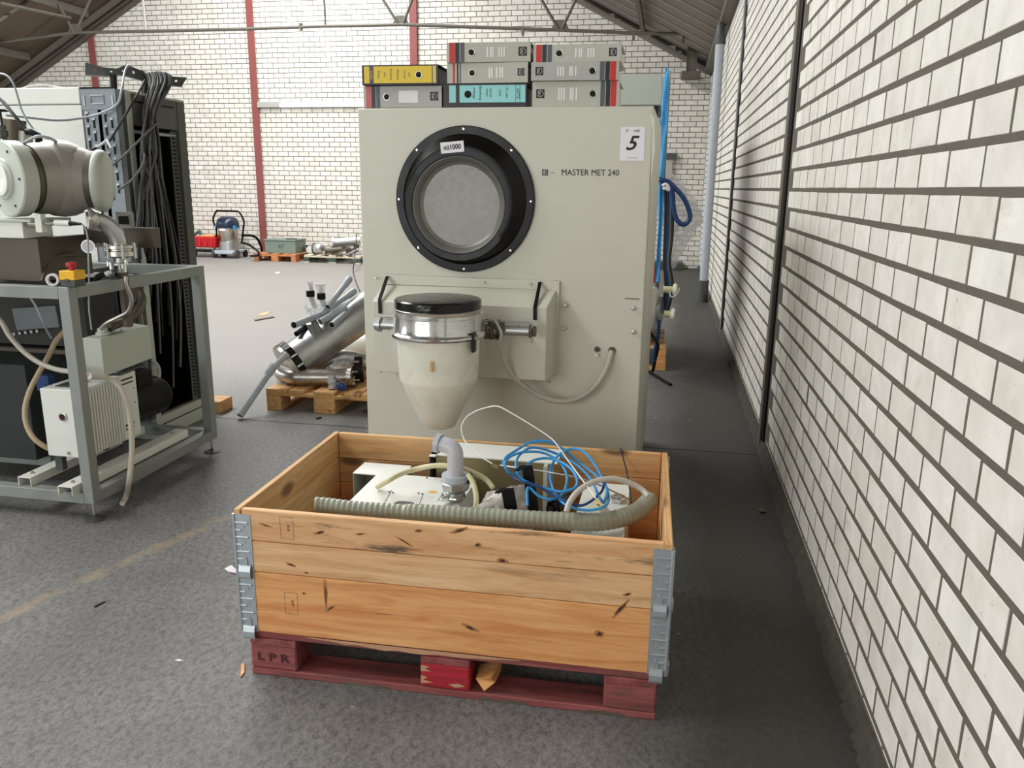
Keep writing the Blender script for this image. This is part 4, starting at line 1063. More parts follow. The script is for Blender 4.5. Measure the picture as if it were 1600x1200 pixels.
# blue pneumatic tubing
Z0 = .47
A = [(786, 726, 2.25), (790, 715, 2.27), (806, 704, 2.35), (830, 691, 2.42), (858, 690, 2.45), (880, 702, 2.46), (904, 722, 2.46), (930, 742, 2.4), (946, 760, 2.33), (951, 778, 2.28), (946, 790, 2.2), (925, 797, 2.18), (900, 795, 2.18), (880, 786, 2.2), (866, 768, 2.26), (860, 748, 2.32), (862, 728, 2.38), (874, 710, 2.42),
     (893, 701, 2.44), (912, 706, 2.42), (928, 724, 2.38), (940, 745, 2.34), (948, 765, 2.3), (944, 785, 2.24), (936, 776, 2.22), (925, 752, 2.3), (905, 730, 2.4), (880, 714, 2.45), (850, 702, 2.45), (828, 700, 2.42), (811, 712, 2.36), (806, 728, 2.3), (812, 745, 2.26), (832, 757, 2.25), (856, 764, 2.25), (878, 768, 2.24), (900, 760, 2.26),
     (898, 740, 2.3), (880, 724, 2.36), (856, 716, 2.38), (832, 720, 2.34), (816, 735, 2.3), (803, 742, 2.26), (792, 735, 2.24), (789, 723, 2.25), (800, 712, 2.3), (822, 706, 2.36), (850, 708, 2.4), (874, 722, 2.38), (886, 745, 2.32), (880, 770, 2.27), (862, 780, 2.22), (842, 775, 2.22), (825, 762, 2.22), (824, 790, 2.18)]
cable('blue_tubing', 'loose tangle of bright blue plastic tubing at the back right of the crate', 'tubing', [aY(*q_) for q_ in A], .0042, M['blue'], n=8)
B_ = [(788, 730, 2.26), (800, 744, 2.24), (815, 752, 2.22), (838, 758, 2.22), (862, 772, 2.22), (885, 783, 2.2), (905, 790, 2.19), (922, 784, 2.2), (940, 768, 2.24), (945, 750, 2.3)]
cable('blue_tubing', 'short darker blue tube lying under the bright blue tangle', 'tubing', [aY(*q_) for q_ in B_], .0040, M['blue_dark'], n=8)
# thin cables
cable('thin_cable', 'thin white cable looping high above the crate in front of the machine', 'cable',
      [aY(*q_) for q_ in ((772, 726, 2.35), (752, 714, 2.37), (738, 703, 2.40), (725, 686, 2.45), (721, 668, 2.48), (728, 653, 2.5), (742, 643, 2.5), (760, 637, 2.5), (778, 635, 2.48), (800, 646, 2.46), (830, 664, 2.44), (856, 681, 2.42), (868, 692, 2.40), (885, 716, 2.36), (907, 746, 2.28), (922, 766, 2.2), (931, 779, 2.16))], .0022, M['white_bag'], n=9)
p = aY(773, 727, 2.35)
o = MB().tube([(p.x-.010, p.y, p.z), (p.x+.012, p.y, p.z-.006)], .007, 8).build('cable_clamp', M['amber_win'], None); tag(o, 'small olive clamp on the thin white cable above the tray', 'clamp')
cable('thin_rod', 'thin grey rod lying across the top of the white valve box', 'rod', [aY(782, 727, 2.35), aY(905, 747, 2.30), aZ(985, 781, .458)], .0028, M['steel_dull'], n=6)
cable('dark_cord', 'dark cord hanging over the rear board of the crate at the right', 'cord', [aY(969, 701, 2.745), aY(970, 702, 2.72), aY(975, 720, 2.69), aY(980, 740, 2.62), aY(984, 764, 2.45), aY(986, 785, 2.30)], .0028, M['cable_black'])
# loose fittings in shadow at the middle
for px, py, r_, lab in ((868, 792, .022, 'dark pipe stub lying deep in the crate left of the white valve box'), (852, 800, .016, 'black connector lying deep in the crate behind the ribbed hose')):
    p = aZ(px, py, .36); o = MB().lathe([(0, r_), (.03, r_), (.03, r_*1.3), (.05, r_*1.3), (.05, r_*.7), (.08, r_*.7)], p, (.5, .7, .2), 16).build('pipe_stub', M['black'] if 'black' in lab else M['dark_grey'], None); tag(o, lab, 'fitting')

# ================================================================== LEFT: STEEL RACK WITH VACUUM EQUIPMENT
RX1, RX0, RY0, RY1, RTZ, RBZ, TB = -2.37, -3.72, 2.84, 3.83, 1.02, .13, .05
rk = thing('steel_rack', 'grey square-tube steel rack on levelling feet at the left, carrying vacuum equipment', 'rack', ((RX0+RX1)/2, (RY0+RY1)/2, 0))
for x in (RX0, RX1-TB):
    for y in (RY0, RY1-TB):
        MB().box(x, x+TB, y, y+TB, .08, RTZ).build('post', M['frame_grey'], rk, bevel=.003)
        ft = MB().lathe([(0, .042), (.004, .042), (.014, .018), (.016, .010), (.022, .010)], (x+TB/2, y+TB/2, 0), (0, 0, 1), 24).build('foot_plate', M['dark_grey'], rk)
        MB().cyl((x+TB/2, y+TB/2, .018), (x+TB/2, y+TB/2, .082), .006, seg=10).build('foot_screw', M['steel_dull'], ft)
for z0 in (.08, RTZ-TB):
    for y in (RY0, RY1-TB): MB().box(RX0+TB, RX1-TB, y, y+TB, z0, z0+TB).build('rail', M['frame_grey'], rk, bevel=.002)
    for x in (RX0, RX1-TB): MB().box(x, x+TB, RY0+TB, RY1-TB, z0, z0+TB).build('rail', M['frame_grey'], rk, bevel=.002)
for y in (3.02, 3.45): MB().box(RX0+TB, RX1-TB-.45, y, y+.04, RTZ-TB, RTZ-.012).build('cross_rail', M['dark_grey'], rk, bevel=.002)
MB().box(RX0+.03, -2.80, 2.92, 3.78, RTZ-.012, RTZ-.006).build('deck_plate', M['dark_grey'], rk)
MB().box(RX0+TB, -2.60, 3.42, 3.46, .58, .62).build('cross_rail', M['bronze_dark'], rk, bevel=.002)

for y in (3.22, 3.60): MB().box(RX0+TB, -2.90, y, y+.04, .08, .130).build('cross_rail', M['frame_grey'], rk, bevel=.002)

def channel(label, x0, x1, y0, y1, z, h):
    mb = MB(); t = .004
    c = thing('mounting_channel', label, 'steel channel', ((x0+x1)/2, (y0+y1)/2, z), 0)
    mb.prism([(x0, y0, z), (x0+t, y0, z), (x0+t, y0, z+h-t), (x1-t, y0, z+h-t), (x1-t, y0, z), (x1, y0, z), (x1, y0, z+h), (x0, y0, z+h)], (0, y1-y0, 0))
    mb.build('channel_profile', M['paint_light'], c, bevel=.001)
    for y in (y0+.05, y1-.08):
        MB().lathe([(0, .010), (.003, .010), (.003, .007), (.009, .007)], ((x0+x1)/2, y, z+h), (0, 0, 1), 6).build('bolt', M['steel'], c)
    return c
channel('pale steel channel under the white pump, the one nearer the room', -2.505, -2.435, 2.80, 3.66, .1302, .040)
channel('pale steel channel under the white pump with its open end facing forward', -2.755, -2.69, 2.86, 3.66, .1302, .040)

# vacuum pump
px0, px1, pz0, pz1 = -2.665, -2.470, .245, .556
pm = thing('vacuum_pump', 'white finned vacuum pump with round sight glass on the channels of the steel rack', 'pump', ((px0+px1)/2, 3.2, .170))
MB().box(px0, px1, 2.95, 3.022, pz0, pz1).build('front_block', M['paint_light'], pm, bevel=.004)
MB().box(px0+.012, px1-.012, 3.022, 3.21, pz0+.012, pz1-.012).build('core', M['paint_light'], pm)
fm = mesh(MB().box(-(px1-px0)/2, (px1-px0)/2, -.0045, .0045, -(pz1-pz0)/2+.004, (pz1-pz0)/2), 'fin', M['paint_light'])
for k in range(10): part(pm, 'fin', fm, ((0), 3.034+k*.0185-3.2, (pz0+pz1)/2-.170))
MB().box(px0, px1, 3.212, 3.335, pz0, pz1+.006).build('end_block', M['paint_light'], pm, bevel=.004)
mb = MB().cyl((-2.567, 3.335, .37), (-2.567, 3.60, .37), .100, seg=28).cyl((-2.567, 3.60, .37), (-2.567, 3.63, .37), .085, seg=28)
mb.build('motor', M['black'], pm, bevel=.003)
MB().box(-2.63, -2.51, 3.40, 3.52, .45, .53).build('terminal_box', M['black'], pm, bevel=.006)
for y in (2.985, 3.27):
    for x in (px0+.03, px1-.03): MB().box(x-.018, x+.018, y-.014, y+.014, .1705, .247).build('pump_foot', M['dark_grey'], pm)
sg = aY(99, 651, 2.95)
MB().lathe([(0, .021), (.006, .021), (.007, .017)], (sg.x, 2.95, sg.z), (0, -1, 0), 6).build('sight_glass_nut', M['steel'], pm)
MB().lathe([(0, .014), (.002, .013)], (sg.x, 2.943, sg.z), (0, -1, 0), 20).build('sight_glass', plain('dark_red_oil', rgb(56, 20, 20), .15), pm)
q = aY(108, 708, 2.95); MB().lathe([(0, .009), (.005, .008)], (q.x, 2.95, q.z), (0, -1, 0), 14).build('drain_plug', M['steel'], pm)
for z, m_, h in ((.535, M['bronze_dark'], .010), (.515, M['bronze_dark'], .008), (.315, M['ink_soft'], .012), (.296, M['ink_soft'], .008)):
    MB().box(px1, px1+.0007, 3.225, 3.31 if z > .4 else 3.29, z-h/2, z+h/2).build('printed_label', m_, pm)
for z, y in ((.48, 3.24), (.48, 3.31), (.41, 3.31), (.36, 3.27)): MB().lathe([(0, .004), (.002, .003)], (px1, y, z), (1, 0, 0), 8).build('screw', M['dark_grey'], pm)
MB().lathe([(0, .012), (.006, .010)], (px1, 3.26, .262), (1, 0, 0), 14).build('oil_plug', M['dark_grey'], pm)
MB().box(-2.62, -2.54, 2.99, 3.10, pz1-.012, pz1+.004).build('top_plate', M['dark_grey'], pm)

# white filter box above the pump
jb = thing('filter_box', 'white slanted steel box hanging above the finned pump behind the rack post', 'box', (-2.47, 3.24, .562))
jx0, jx1 = -2.52, -2.44
MB().hexa([(jx0, 3.07, .597), (jx1, 3.085, .590), (jx1, 3.43, .602), (jx0, 3.43, .610), (jx0, 3.07, .765), (jx1, 3.085, .762), (jx1, 3.43, .764), (jx0, 3.43, .772)]).build('box_body', M['paint_cab'], jb, bevel=.003)
MB().box(-2.50, -2.47, 3.24, 3.30, .562, .60).build('bracket', M['dark_grey'], jb)
MB().lathe([(0, .030), (.012, .030), (.014, .022), (.03, .022)], (-2.485, 3.16, .765), (0, 0, 1), 20).build('port', M['paint_cab'], jb)
MB().lathe([(0, .008), (.007, .006)], (-2.47, 3.27, .766), (0, 0, 1), 10).build('screw', M['steel_dull'], jb)
MB().tube([(-2.47, 3.12, .588), (-2.45, 3.2, .575), (-2.45, 3.34, .58), (-2.47, 3.40, .60)], .006, 8).build('wiring', M['dark_grey'], jb, angle=80)

# big angle valve / vacuum housing
Sx = aY(95, 279, 3.20)
vh = thing('vacuum_valve', 'large round metal vacuum valve housing with pale green flanged covers on top of the rack', 'valve', (Sx.x, Sx.y, RTZ))
n1 = Vector((-.36, -.93, -.02)).normalized(); n2 = Vector((.86, .34, -.05)).normalized()
RS = .166
mb = MB(); prof = []
for k in range(13):
    a = PI*k/12; prof.append((-RS*math.cos(a), RS*math.sin(a)))
mb.lathe(prof, Sx, (0, 0, 1), 40, False, False)
mb.lathe([(-.02, .150), (.10, .150), (.14, .142)], Sx, n1, 40, False, False)
mb.lathe([(-.02, .156), (.05, .150), (.10, .136), (.13, .126)], Sx, n2, 40, False, False)
mb.build('valve_housing', M['bronze'], vh, angle=60)
MB().lathe([(.135, .138), (.175, .138)], Sx, n1, 40).build('dark_gasket', M['bronze_dark'], vh)
MB().lathe([(.172, .150), (.176, .156), (.232, .156), (.238, .150), (.242, .085), (.250, .080), (.252, .01)], Sx, n1, 44).build('front_cover', M['paint_cab'], vh, angle=30)
MB().lathe([(.250, .07), (.262, .068), (.264, .05), (.256, .02)], Sx, n1, 30).build('cover_hub', M['paint_light'], vh)
MB().lathe([(.118, .122), (.122, .128), (.150, .128), (.152, .124)], Sx, n2, 40).build('dark_flange', M['bronze_dark'], vh)
MB().lathe([(.152, .132), (.158, .136), (.176, .134), (.188, .124), (.194, .10), (.197, .01)], Sx, n2, 40).build('side_cover', M['paint_cab'], vh, angle=40)
u = n1.orthogonal().normalized(); w = n1.cross(u)
for k in range(6):
    a = k*PI/3+.3; c = Sx + n1*.240 + (u*math.cos(a)+w*math.sin(a))*.125
    MB().lathe([(0, .006), (.004, .005)], c, n1, 8).build('bolt', M['dark_grey'], vh)
# support block under the housing
b0, b1 = aY(-12, 341, 3.0), aY(46, 372, 3.0)
MB().box(b0.x-.15, b1.x, 2.97, 3.14, b1.z, b0.z-.012).build('support_block', M['paint_light'], vh, bevel=.003)
MB().box(b0.x-.15, b1.x+.05, 2.96, 3.20, b0.z-.012, b0.z).build('cap_plate', M['paint_cab'], vh, bevel=.002)
c1 = aY(60, 430, 3.06)
MB().box(b0.x-.1, b1.x+.02, 3.02, 3.20, RTZ-.005, b1.z-.002).build('pedestal', M['bronze_dark'], vh, bevel=.002)
MB().box(b1.x+.0, -2.30, 3.33, 3.38, 1.145, 1.235).build('equipment_beam', M['bronze_dark'], vh, bevel=.002)
MB().box(b1.x-.02, b1.x+.02, 3.20, 3.34, RTZ, 1.20).build('beam_stay', M['bronze_dark'], vh)
lp0, lp1 = aY(181, 331, 3.32), aY(209, 357, 3.32)
MB().box(lp0.x, lp1.x, 3.315, 3.329, lp1.z, lp0.z).build('terminal_plate', M['bronze'], vh, bevel=.001)
MB().box(lp0.x+.015, lp1.x-.018, 3.312, 3.316, lp1.z+.018, lp0.z-.018).build('plate_inset', M['black'], vh)
q0, q1 = aY(58, 334, 2.99), aY(72, 363, 2.99)
MB().box(q0.x, q1.x, 2.97, 3.00, q1.z, q0.z).build('gauge_flange', M['paint_light'], vh, bevel=.002)
a, b = aY(47, 349, 3.0), aY(60, 349, 3.0); MB().cyl(a, b, .018, seg=16).build('gauge_neck', M['steel'], vh)
a, b, c, d = aY(72, 348, 2.99), aY(87, 348, 2.98), aY(110, 349, 2.97), aY(127, 350, 2.96)
MB().cyl(a, b, .012, seg=14).build('coupling', M['chrome'], vh)
MB().cyl(b, c, .0125, seg=16).build('gauge_head', M['paint_light'], vh)
MB().cyl(c, d, .010, .005, seg=14).build('gauge_plug', M['black'], vh)

# elbow with clamp flange at the right of the housing
ee = thing('pipe_elbow', 'shiny steel pipe elbow with clamped flange below the valve housing, behind the rack rail', 'pipe fitting', (-2.36, 3.3, 1.02))
path = smooth_path([aY(*q_) for q_ in ((141, 342, 3.12), (152, 343, 3.14), (167, 350, 3.17), (180, 364, 3.19), (186, 380, 3.20), (187, 395, 3.20))], 6)
MB().tube(path, .036, 22).build('elbow', M['steel_dull'], ee, angle=60)
ax = (path[1]-path[0]).normalized()
MB().lathe([(-.018, .044), (-.006, .05), (.006, .05), (.018, .044)], path[2], ax, 24).build('collar', M['steel'], ee)
a, b = aY(134, 330, 3.11), aY(160, 333, 3.12)
MB().tube([a, (a+b)/2+Vector((0, 0, .01)), b], .010, 10).build('wing_nut', M['chrome'], ee, angle=60)
a, b = aY(141, 355, 3.10), aY(158, 360, 3.12); MB().cyl(a, b, .007, seg=8).build('clamp_bolt', M['steel'], ee)
pf = aY(187, 383, 3.20)
MB().lathe([(0, .050), (.006, .062), (.026, .062), (.030, .055), (.036, .055), (.040, .062), (.052, .062), (.056, .045)], pf-Vector((0, 0, .052)), (0, 0, 1), 28).build('clamp_flange', M['steel'], ee)
for k in range(6):
    a = k*PI/3+.25; c = pf + Vector((.064*math.cos(a), .064*math.sin(a), -.056))
    MB().cyl(c, c+Vector((0, 0, .066)), .007, seg=8).build('claw_bolt', M['steel_dull'], ee)
MB().lathe([(0, .030), (.02, .030), (.022, .045), (.03, .045), (.03, .02), (.07, .018)], pf-Vector((0, 0, .055)), (0, 0, -1), 20).build('reducer', M['steel_dull'], ee)
MB().cyl(pf-Vector((0, 0, .12)), (pf.x, pf.y, .80), .022, seg=16).build('down_pipe', M['bronze_dark'], ee)
for dx, dz, r_, l_ in ((-.03, -.075, .010, .03), (.03, -.08, .012, .035), (.045, -.06, .007, .02), (-.045, -.07, .007, .02)):
    c = pf + Vector((dx, -.03, dz)); MB().cyl(c, c+Vector((0, 0, -l_)), r_, seg=10).build('fitting', M['chrome'], ee)
cable('flexible_hose', 'shiny thin flexible hose curving from the clamped elbow down to the white slanted box', 'hose',
      [aY(*q_) for q_ in ((196, 432, 3.12), (197, 445, 3.12), (204, 462, 3.14), (205, 475, 3.15), (198, 488, 3.15), (182, 497, 3.14), (166, 505, 3.13), (157, 514, 3.13))], .009, M['steel'])
cable('grey_hose', 'thick dull hose behind the shiny flexible hose under the rack rail', 'hose',
      [aY(*q_) for q_ in ((210, 440, 3.40), (218, 456, 3.38), (222, 470, 3.35), (216, 486, 3.32), (200, 500, 3.28), (180, 508, 3.24), (170, 513, 3.19))], .020, M['bronze_dark'])
gz = aY(138, 385, 3.2)
gg = thing('pressure_gauge', 'small round pressure gauge with pale dial behind the thin cable below the valve', 'gauge', gz)
MB().lathe([(-.02, .018), (0, .030), (.004, .030), (.004, .026)], gz, (.3, -.95, 0), 24).build('gauge_case', M['steel_dull'], gg)
MB().lathe([(.0045, .025), (.005, .024)], gz, (.3, -.95, 0), 24).build('gauge_dial', M['paper'], gg)
MB().cyl(gz+Vector((0, .02, 0)), gz+Vector((0, .13, 0)), .008, seg=8).build('gauge_stem', M['steel_dull'], gg)
bv = thing('ball_valve', 'small valve with black lever and white tip just behind the rack rail', 'valve', aY(165, 430, 3.1))
a, b = aY(152, 432, 3.12), aY(166, 428, 3.10); MB().tube(smooth_path([aY(150, 440, 3.13), a, b], 4), .010, 10).build('lever', M['black'], bv, angle=70)
MB().cyl(aY(166, 428, 3.10), aY(173, 425, 3.1), .011, .008, seg=10).build('tip', M['paper'], bv)
MB().cyl(aY(160, 436, 3.14), aY(184, 437, 3.16), .015, seg=12).build('valve_body', M['dark_grey'], bv)

# emergency stop, tape roll
e0, e1 = aY(92, 443, 2.85), aY(118, 443, 2.85)
es = thing('emergency_stop', 'yellow and grey emergency stop box with red mushroom button on the rack corner', 'switch', ((e0.x+e1.x)/2, 2.885, RTZ))
w_ = .034
MB().box(es.location.x-w_, es.location.x+w_, 2.853, 2.917, RTZ+.0005, RTZ+.028).build('box_base', M['dark_grey'], es, bevel=.003)
MB().box(es.location.x-w_-.001, es.location.x+w_+.001, 2.852, 2.918, RTZ+.028, RTZ+.066).build('box_lid', M['yellow'], es, bevel=.003)
MB().lathe([(0, .011), (.014, .011), (.014, .019), (.022, .021), (.030, .019), (.033, .010)], (es.location.x, 2.885, RTZ+.066), (0, 0, 1), 24).build('red_button', M['red'], es, angle=50)
MB().box(es.location.x-.010, es.location.x+.008, 2.849, 2.853, RTZ+.020, RTZ+.034).build('latch_tab', M['dark_grey'], es, bevel=.002)
tc = aY(82, 433, 2.87)
o = MB(); d = Vector((.35, -.93, 0)).normalized(); tcz = RTZ + .026
for k in range(1): o.pipe(Vector((tc.x, tc.y, tcz))-d*.010, Vector((tc.x, tc.y, tcz))+d*.010, .025, .017, 28)
o = o.build('tape_roll', M['paper'], None, angle=40); tag(o, 'small white tape ring standing beside the yellow emergency stop box', 'tape')

# hoses and dark devices inside the rack
tf = thing('transformer_unit', 'dark grey power unit filling the lower left of the steel rack', 'device', (-3.22, 3.42, RBZ))
MB().box(-3.62, -2.92, 3.16, 3.70, RBZ+.0005, .60).build('unit_body', plain('dark_green_grey', rgb(40, 46, 44), .6), tf, bevel=.004)
MB().box(-3.60, -2.84, 3.50, 3.72, .62, .95).build('rear_panel', plain('dark_panel', rgb(46, 46, 42), .6), tf, bevel=.003)
MB().box(-3.58, -3.54, 3.52, 3.56, .59, .63).box(-2.96, -2.92, 3.52, 3.56, .59, .63).build('stand_offs', M['dark_grey'], tf)['kind'] = 'stuff'
g0, g1 = aY(28, 516, 3.45), aY(84, 478, 3.45)
MB().hexa([(g0.x, 3.44, g0.z), (g1.x, 3.47, g0.z+.02), (g1.x, 3.52, g0.z+.02), (g0.x, 3.52, g0.z), (g0.x-.01, 3.44, g1.z-.02), (g1.x-.01, 3.47, g1.z), (g1.x-.01, 3.52, g1.z), (g0.x-.01, 3.52, g1.z-.02)]).build('display_cover', plain('smoky_cover', rgb(100, 110, 110), .25), tf, bevel=.003)
for k in range(5): p = aY(22+k*9, 522-k*1.2, 3.46); MB().lathe([(0, .008), (.012, .008)], (p.x, 3.47, p.z), (0, -1, 0), 10).build('connector', M['steel_dull'], tf)
q = aY(72, 597, 3.12); o = MB().box(q.x-.035, q.x+.030, 3.10, 3.14, q.z-.04, q.z+.035).box(q.x-.02, q.x+.015, 3.095, 3.10, q.z-.02, q.z-.005).build('blue_connector', M['blue_dark'], tf, bevel=.004); o['kind'] = 'stuff'
cable('beige_hose', 'beige hose sweeping down to the right behind the front post of the rack', 'hose',
      [aY(*q_) for q_ in ((-30, 470, 3.02), (0, 500, 3.02), (16, 526, 3.02), (38, 550, 3.01), (62, 567, 3.0), (88, 577, 2.99), (112, 581, 2.98), (140, 586, 3.0), (165, 590, 3.04))], .0115, M['milk_hose'])
cable('beige_hose', 'beige hose bowing down the left side of the white finned pump', 'hose',
      [aY(*q_) for q_ in ((104, 515, 3.2), (88, 532, 3.15), (76, 556, 3.1), (60, 584, 3.05), (46, 612, 3.0), (39, 640, 2.97), (42, 665, 2.95), (54, 686, 2.94), (74, 700, 2.96), (86, 703, 3.0))], .0115, plain('tan_rubber', rgb(178, 160, 130), .5))
cable('clear_hose', 'pale drain hose looping over the pump and down to the floor by the rack', 'hose',
      [aX(140, 588, -2.44), aX(165, 590, -2.43), aX(183, 600, -2.40)] + [aX(*q_) for q_ in ((196, 622, -2.36), (203, 650, -2.345), (206, 690, -2.335), (205, 720, -2.33), (202, 750, -2.33))] + [fl(197, 775, .03), fl(191, 787, .012)], .0125, M['cream_hose'] and plain('pale_hose', rgb(206, 200, 186), .35, 0, .06, 20))
cable('signal_cable', 'thin grey cable dropping from the gauge plug behind the rack corner', 'cable',
      [d] if False else [aY(127, 350, 2.96), aY(133, 356, 2.97), aY(137, 372, 2.98), aY(138, 400, 2.99), aY(139, 440, 3.0), aY(139, 480, 3.02), aY(143, 515, 3.08)], .0035, M['pvc'])
cable('signal_cable', 'grey cable hanging inside the rack across the smoky cover', 'cable',
      [aY(*q_) for q_ in ((40, 455, 3.1), (48, 466, 3.1), (58, 482, 3.12), (66, 500, 3.15), (72, 514, 3.2), (80, 528, 3.25))], .005, M['pvc'])
cable('beige_hose', 'dim hose arching over the rack deck behind the emergency stop', 'hose',
      [aY(*q_) for q_ in ((66, 440, 3.0), (72, 420, 3.05), (82, 405, 3.1), (100, 399, 3.15), (125, 398, 3.2), (140, 400, 3.25))], .009, M['bronze_dark'])

# small brass valve tree at far left
vt = thing('needle_valve', 'slim metal needle valve with flat black hand wheel behind the big valve housing', 'valve', aY(9, 238, 3.16))
a = aY(9, 240, 3.16)
def at_(py): return Vector((a.x, 3.16, aY(9, py, 3.16).z))
MB().lathe([(0, .03), (.004, .034), (.008, .03)], at_(174), (0, 0, 1), 20).build('hand_wheel', M['black'], vt)
MB().cyl(at_(198), at_(174), .005, seg=8).build('stem', M['black'], vt)
MB().lathe([(0, .012), (.02, .014), (.022, .020), (.05, .020), (.052, .014), (.07, .014)], at_(222), (0, 0, 1), 6).build('bonnet', M['dark_grey'], vt)
MB().lathe([(0, .014), (.01, .022), (.03, .022), (.04, .016)], at_(233), (0, 0, 1), 16).build('valve_body', M['steel'], vt)
MB().cyl(at_(262), at_(232), .011, seg=10).build('inlet', M['steel'], vt)
cc = aY(55, 210, 3.3)
o = MB().tube([aY(42, 206, 3.3), aY(50, 206, 3.3), aY(60, 212, 3.3), aY(61, 222, 3.32)], .016, 12).build('cable_connector', M['black'], None, angle=60); tag(o, 'black bent cable connector above the valve housing in front of the pale cabinet door', 'connector')
dd = thing('pipe_cluster', 'dull brownish pipework behind the needle valve at the left edge', 'pipework', aY(20, 240, 3.4))
MB().cyl(aY(22, 236, 3.42), aY(22, 186, 3.42), .05, seg=20).build('vessel', M['bronze_dark'], dd, bevel=.004)
MB().cyl(aY(40, 230, 3.42), aY(40, 205, 3.42), .03, seg=16).build('stub', M['bronze'], dd)
MB().cyl(aY(-10, 232, 3.36), aY(-10, 195, 3.36), .045, seg=20).build('vessel', M['steel_dull'], dd)
MB().cyl(aY(22, 262, 3.42), aY(22, 235, 3.42), .03, seg=16).build('base_pipe', M['bronze_dark'], dd)

# ================================================================== OPEN ELECTRICAL CABINET
CX0, CX1, CY0, CY1, CZ = -3.58, -2.80, 3.925, 4.45, 1.90
ec = thing('electrical_cabinet', 'tall pale electrical cabinet open on its right side, stuffed with hanging dark cables', 'cabinet', ((CX0+CX1)/2, (CY0+CY1)/2, 0))
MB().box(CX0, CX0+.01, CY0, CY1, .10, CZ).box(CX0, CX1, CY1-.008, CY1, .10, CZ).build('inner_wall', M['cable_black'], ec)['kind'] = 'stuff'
MB().box(CX0, CX1, CY0, CY1, CZ-.012, CZ).build('roof_panel', M['paint_cab'], ec, bevel=.002)
MB().box(CX0, CX1-.03, CY0, CY1, .13, .14).build('floor_panel', M['black'], ec)
MB().box(CX0, CX1+.0, CY0, CY1, .0, .075).build('plinth', M['paint_cab'], ec, bevel=.002)
MB().box(CX0, CX1-.004, CY0, CY1, .075, .082).build('plinth_gap', M['black'], ec)
MB().box(CX0, CX1+.0, CY0, CY1, .082, .13).build('plinth_upper', M['paint_cab'], ec, bevel=.002)
MB().box(CX1-.05, CX1, CY0, CY0+.045, .13, CZ-.012).build('corner_post', M['paint_cab'], ec, bevel=.002)
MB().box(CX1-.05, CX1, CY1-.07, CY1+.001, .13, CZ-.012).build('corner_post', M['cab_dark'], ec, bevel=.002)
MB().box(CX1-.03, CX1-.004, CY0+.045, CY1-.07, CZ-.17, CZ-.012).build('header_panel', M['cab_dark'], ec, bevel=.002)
MB().box(CX1-.006, CX1-.002, CY0+.07, CY1-.10, CZ-.055, CZ-.045).build('header_slot', M['black'], ec)
MB().cyl((CX1-.03, CY0+.05, CZ-.20), (CX1-.03, CY1-.07, CZ-.20), .009, seg=10).build('tie_bar', M['pvc'], ec)
MB().box(CX0+.01, CX1-.12, CY1-.06, CY1-.03, .14, CZ-.2).build('mounting_plate', M['black'], ec)
# perforated strip inside the rear post
pm_ = MB(); y0 = CY1-.105
ps = mesh(MB().box(-.008, .008, -.016, .016, -.0085, .0085), 'hole', M['black'])
MB().box(CX1-.026, CX1-.022, CY1-.125, CY1-.07, .13, CZ-.18).build('perforated_strip', M['cab_dark'], ec)
zq = .16; hb = MB()
while zq < CZ-.2:
    hb.box(CX1-.0225, CX1-.0205, CY1-.115, CY1-.085, zq, zq+.011); zq += .022
stuff(hb.build('strip_slots', M['hole'], ec, smooth=False))
# pale door panel on the near face
DY = CY0-.03
MB().box(-3.62, -3.04, DY, CY0-.002, .10, CZ-.075).build('door_panel', M['paint_light'], ec, bevel=.004)
MB().box(-3.62, -3.04, DY-.004, CY0-.002, CZ-.072, CZ+.012).build('door_head', M['paint_light'], ec, bevel=.006)
bp = [(-3.40+.26*t/8, DY, CZ+.010+.022*math.sin(PI*t/8)) for t in range(9)]
MB().prism(bp + [(p[0], p[1], p[2]-.008) for p in bp[::-1]], (0, .03, 0)).build('bent_lip', M['paint_light'], ec)
# galvanised mounting plates with embossed slots
for (xa_, xb2) in ((-3.03, -2.945), (-2.925, -2.835)):
    pl_ = MB().box(xa_, xb2, DY-.003, DY, .12, CZ-.10).build('embossed_plate', M['galv_plate'], ec, bevel=.001)
    sm = mesh(MB().box(-.005, .005, -.003, .0, -.021, .021), 'slot', M['hole']); sr = mesh(MB().box(-.009, .009, -.006, 0, .019, .030), 'slot_rim', M['galv'])
    for c_ in (0, 1):
        z = CZ-.14-(.03 if c_ else 0)
        while z > 1.35:
            L0 = wmat(pl_).inverted() @ Vector((xa_+.022+c_*.036, DY-.003, z))
            part(pl_, 'slot', sm, L0); part(pl_, 'slot_rim', sr, L0); z -= .066
hp_ = MB().box(-3.035, -2.832, DY-.004, DY, CZ-.10, CZ+.004).build('head_plate', M['galv_plate'], ec, bevel=.001)
MB().box(-3.035, -2.832, DY-.006, DY+.002, CZ+.004, CZ+.012).build('black_edge', M['black'], ec)
MB().tube([(-2.975, DY-.006, CZ-.07), (-2.975, DY-.006, CZ-.03), (-2.90, DY-.006, CZ-.03), (-2.90, DY-.006, CZ-.07)], .004, 6, closed=True).build('embossed_frame', M['galv'], ec)
for x in (-3.015, -2.85): MB().box(x-.004, x+.004, DY-.008, DY-.003, CZ-.08, CZ-.03).build('slot_rim', M['galv'], ec)
MB().box(-2.833, -2.805, DY-.002, CY0, .13, CZ).build('edge_strip', M['dark_grey'], ec)
bq0, bq1 = aY(205, 448, 3.9), aY(236, 612, 3.88)
MB().box(-2.88, -2.80, DY-.012, DY-.004, .30, .95).build('lower_plate', M['bronze'], ec, bevel=.001)
for k in range(6):
    for x in (-2.86, -2.83): MB().box(x-.006, x+.006, DY-.0135, DY-.0115, .36+k*.085, .375+k*.085).build('plate_hole', M['hole'], ec)
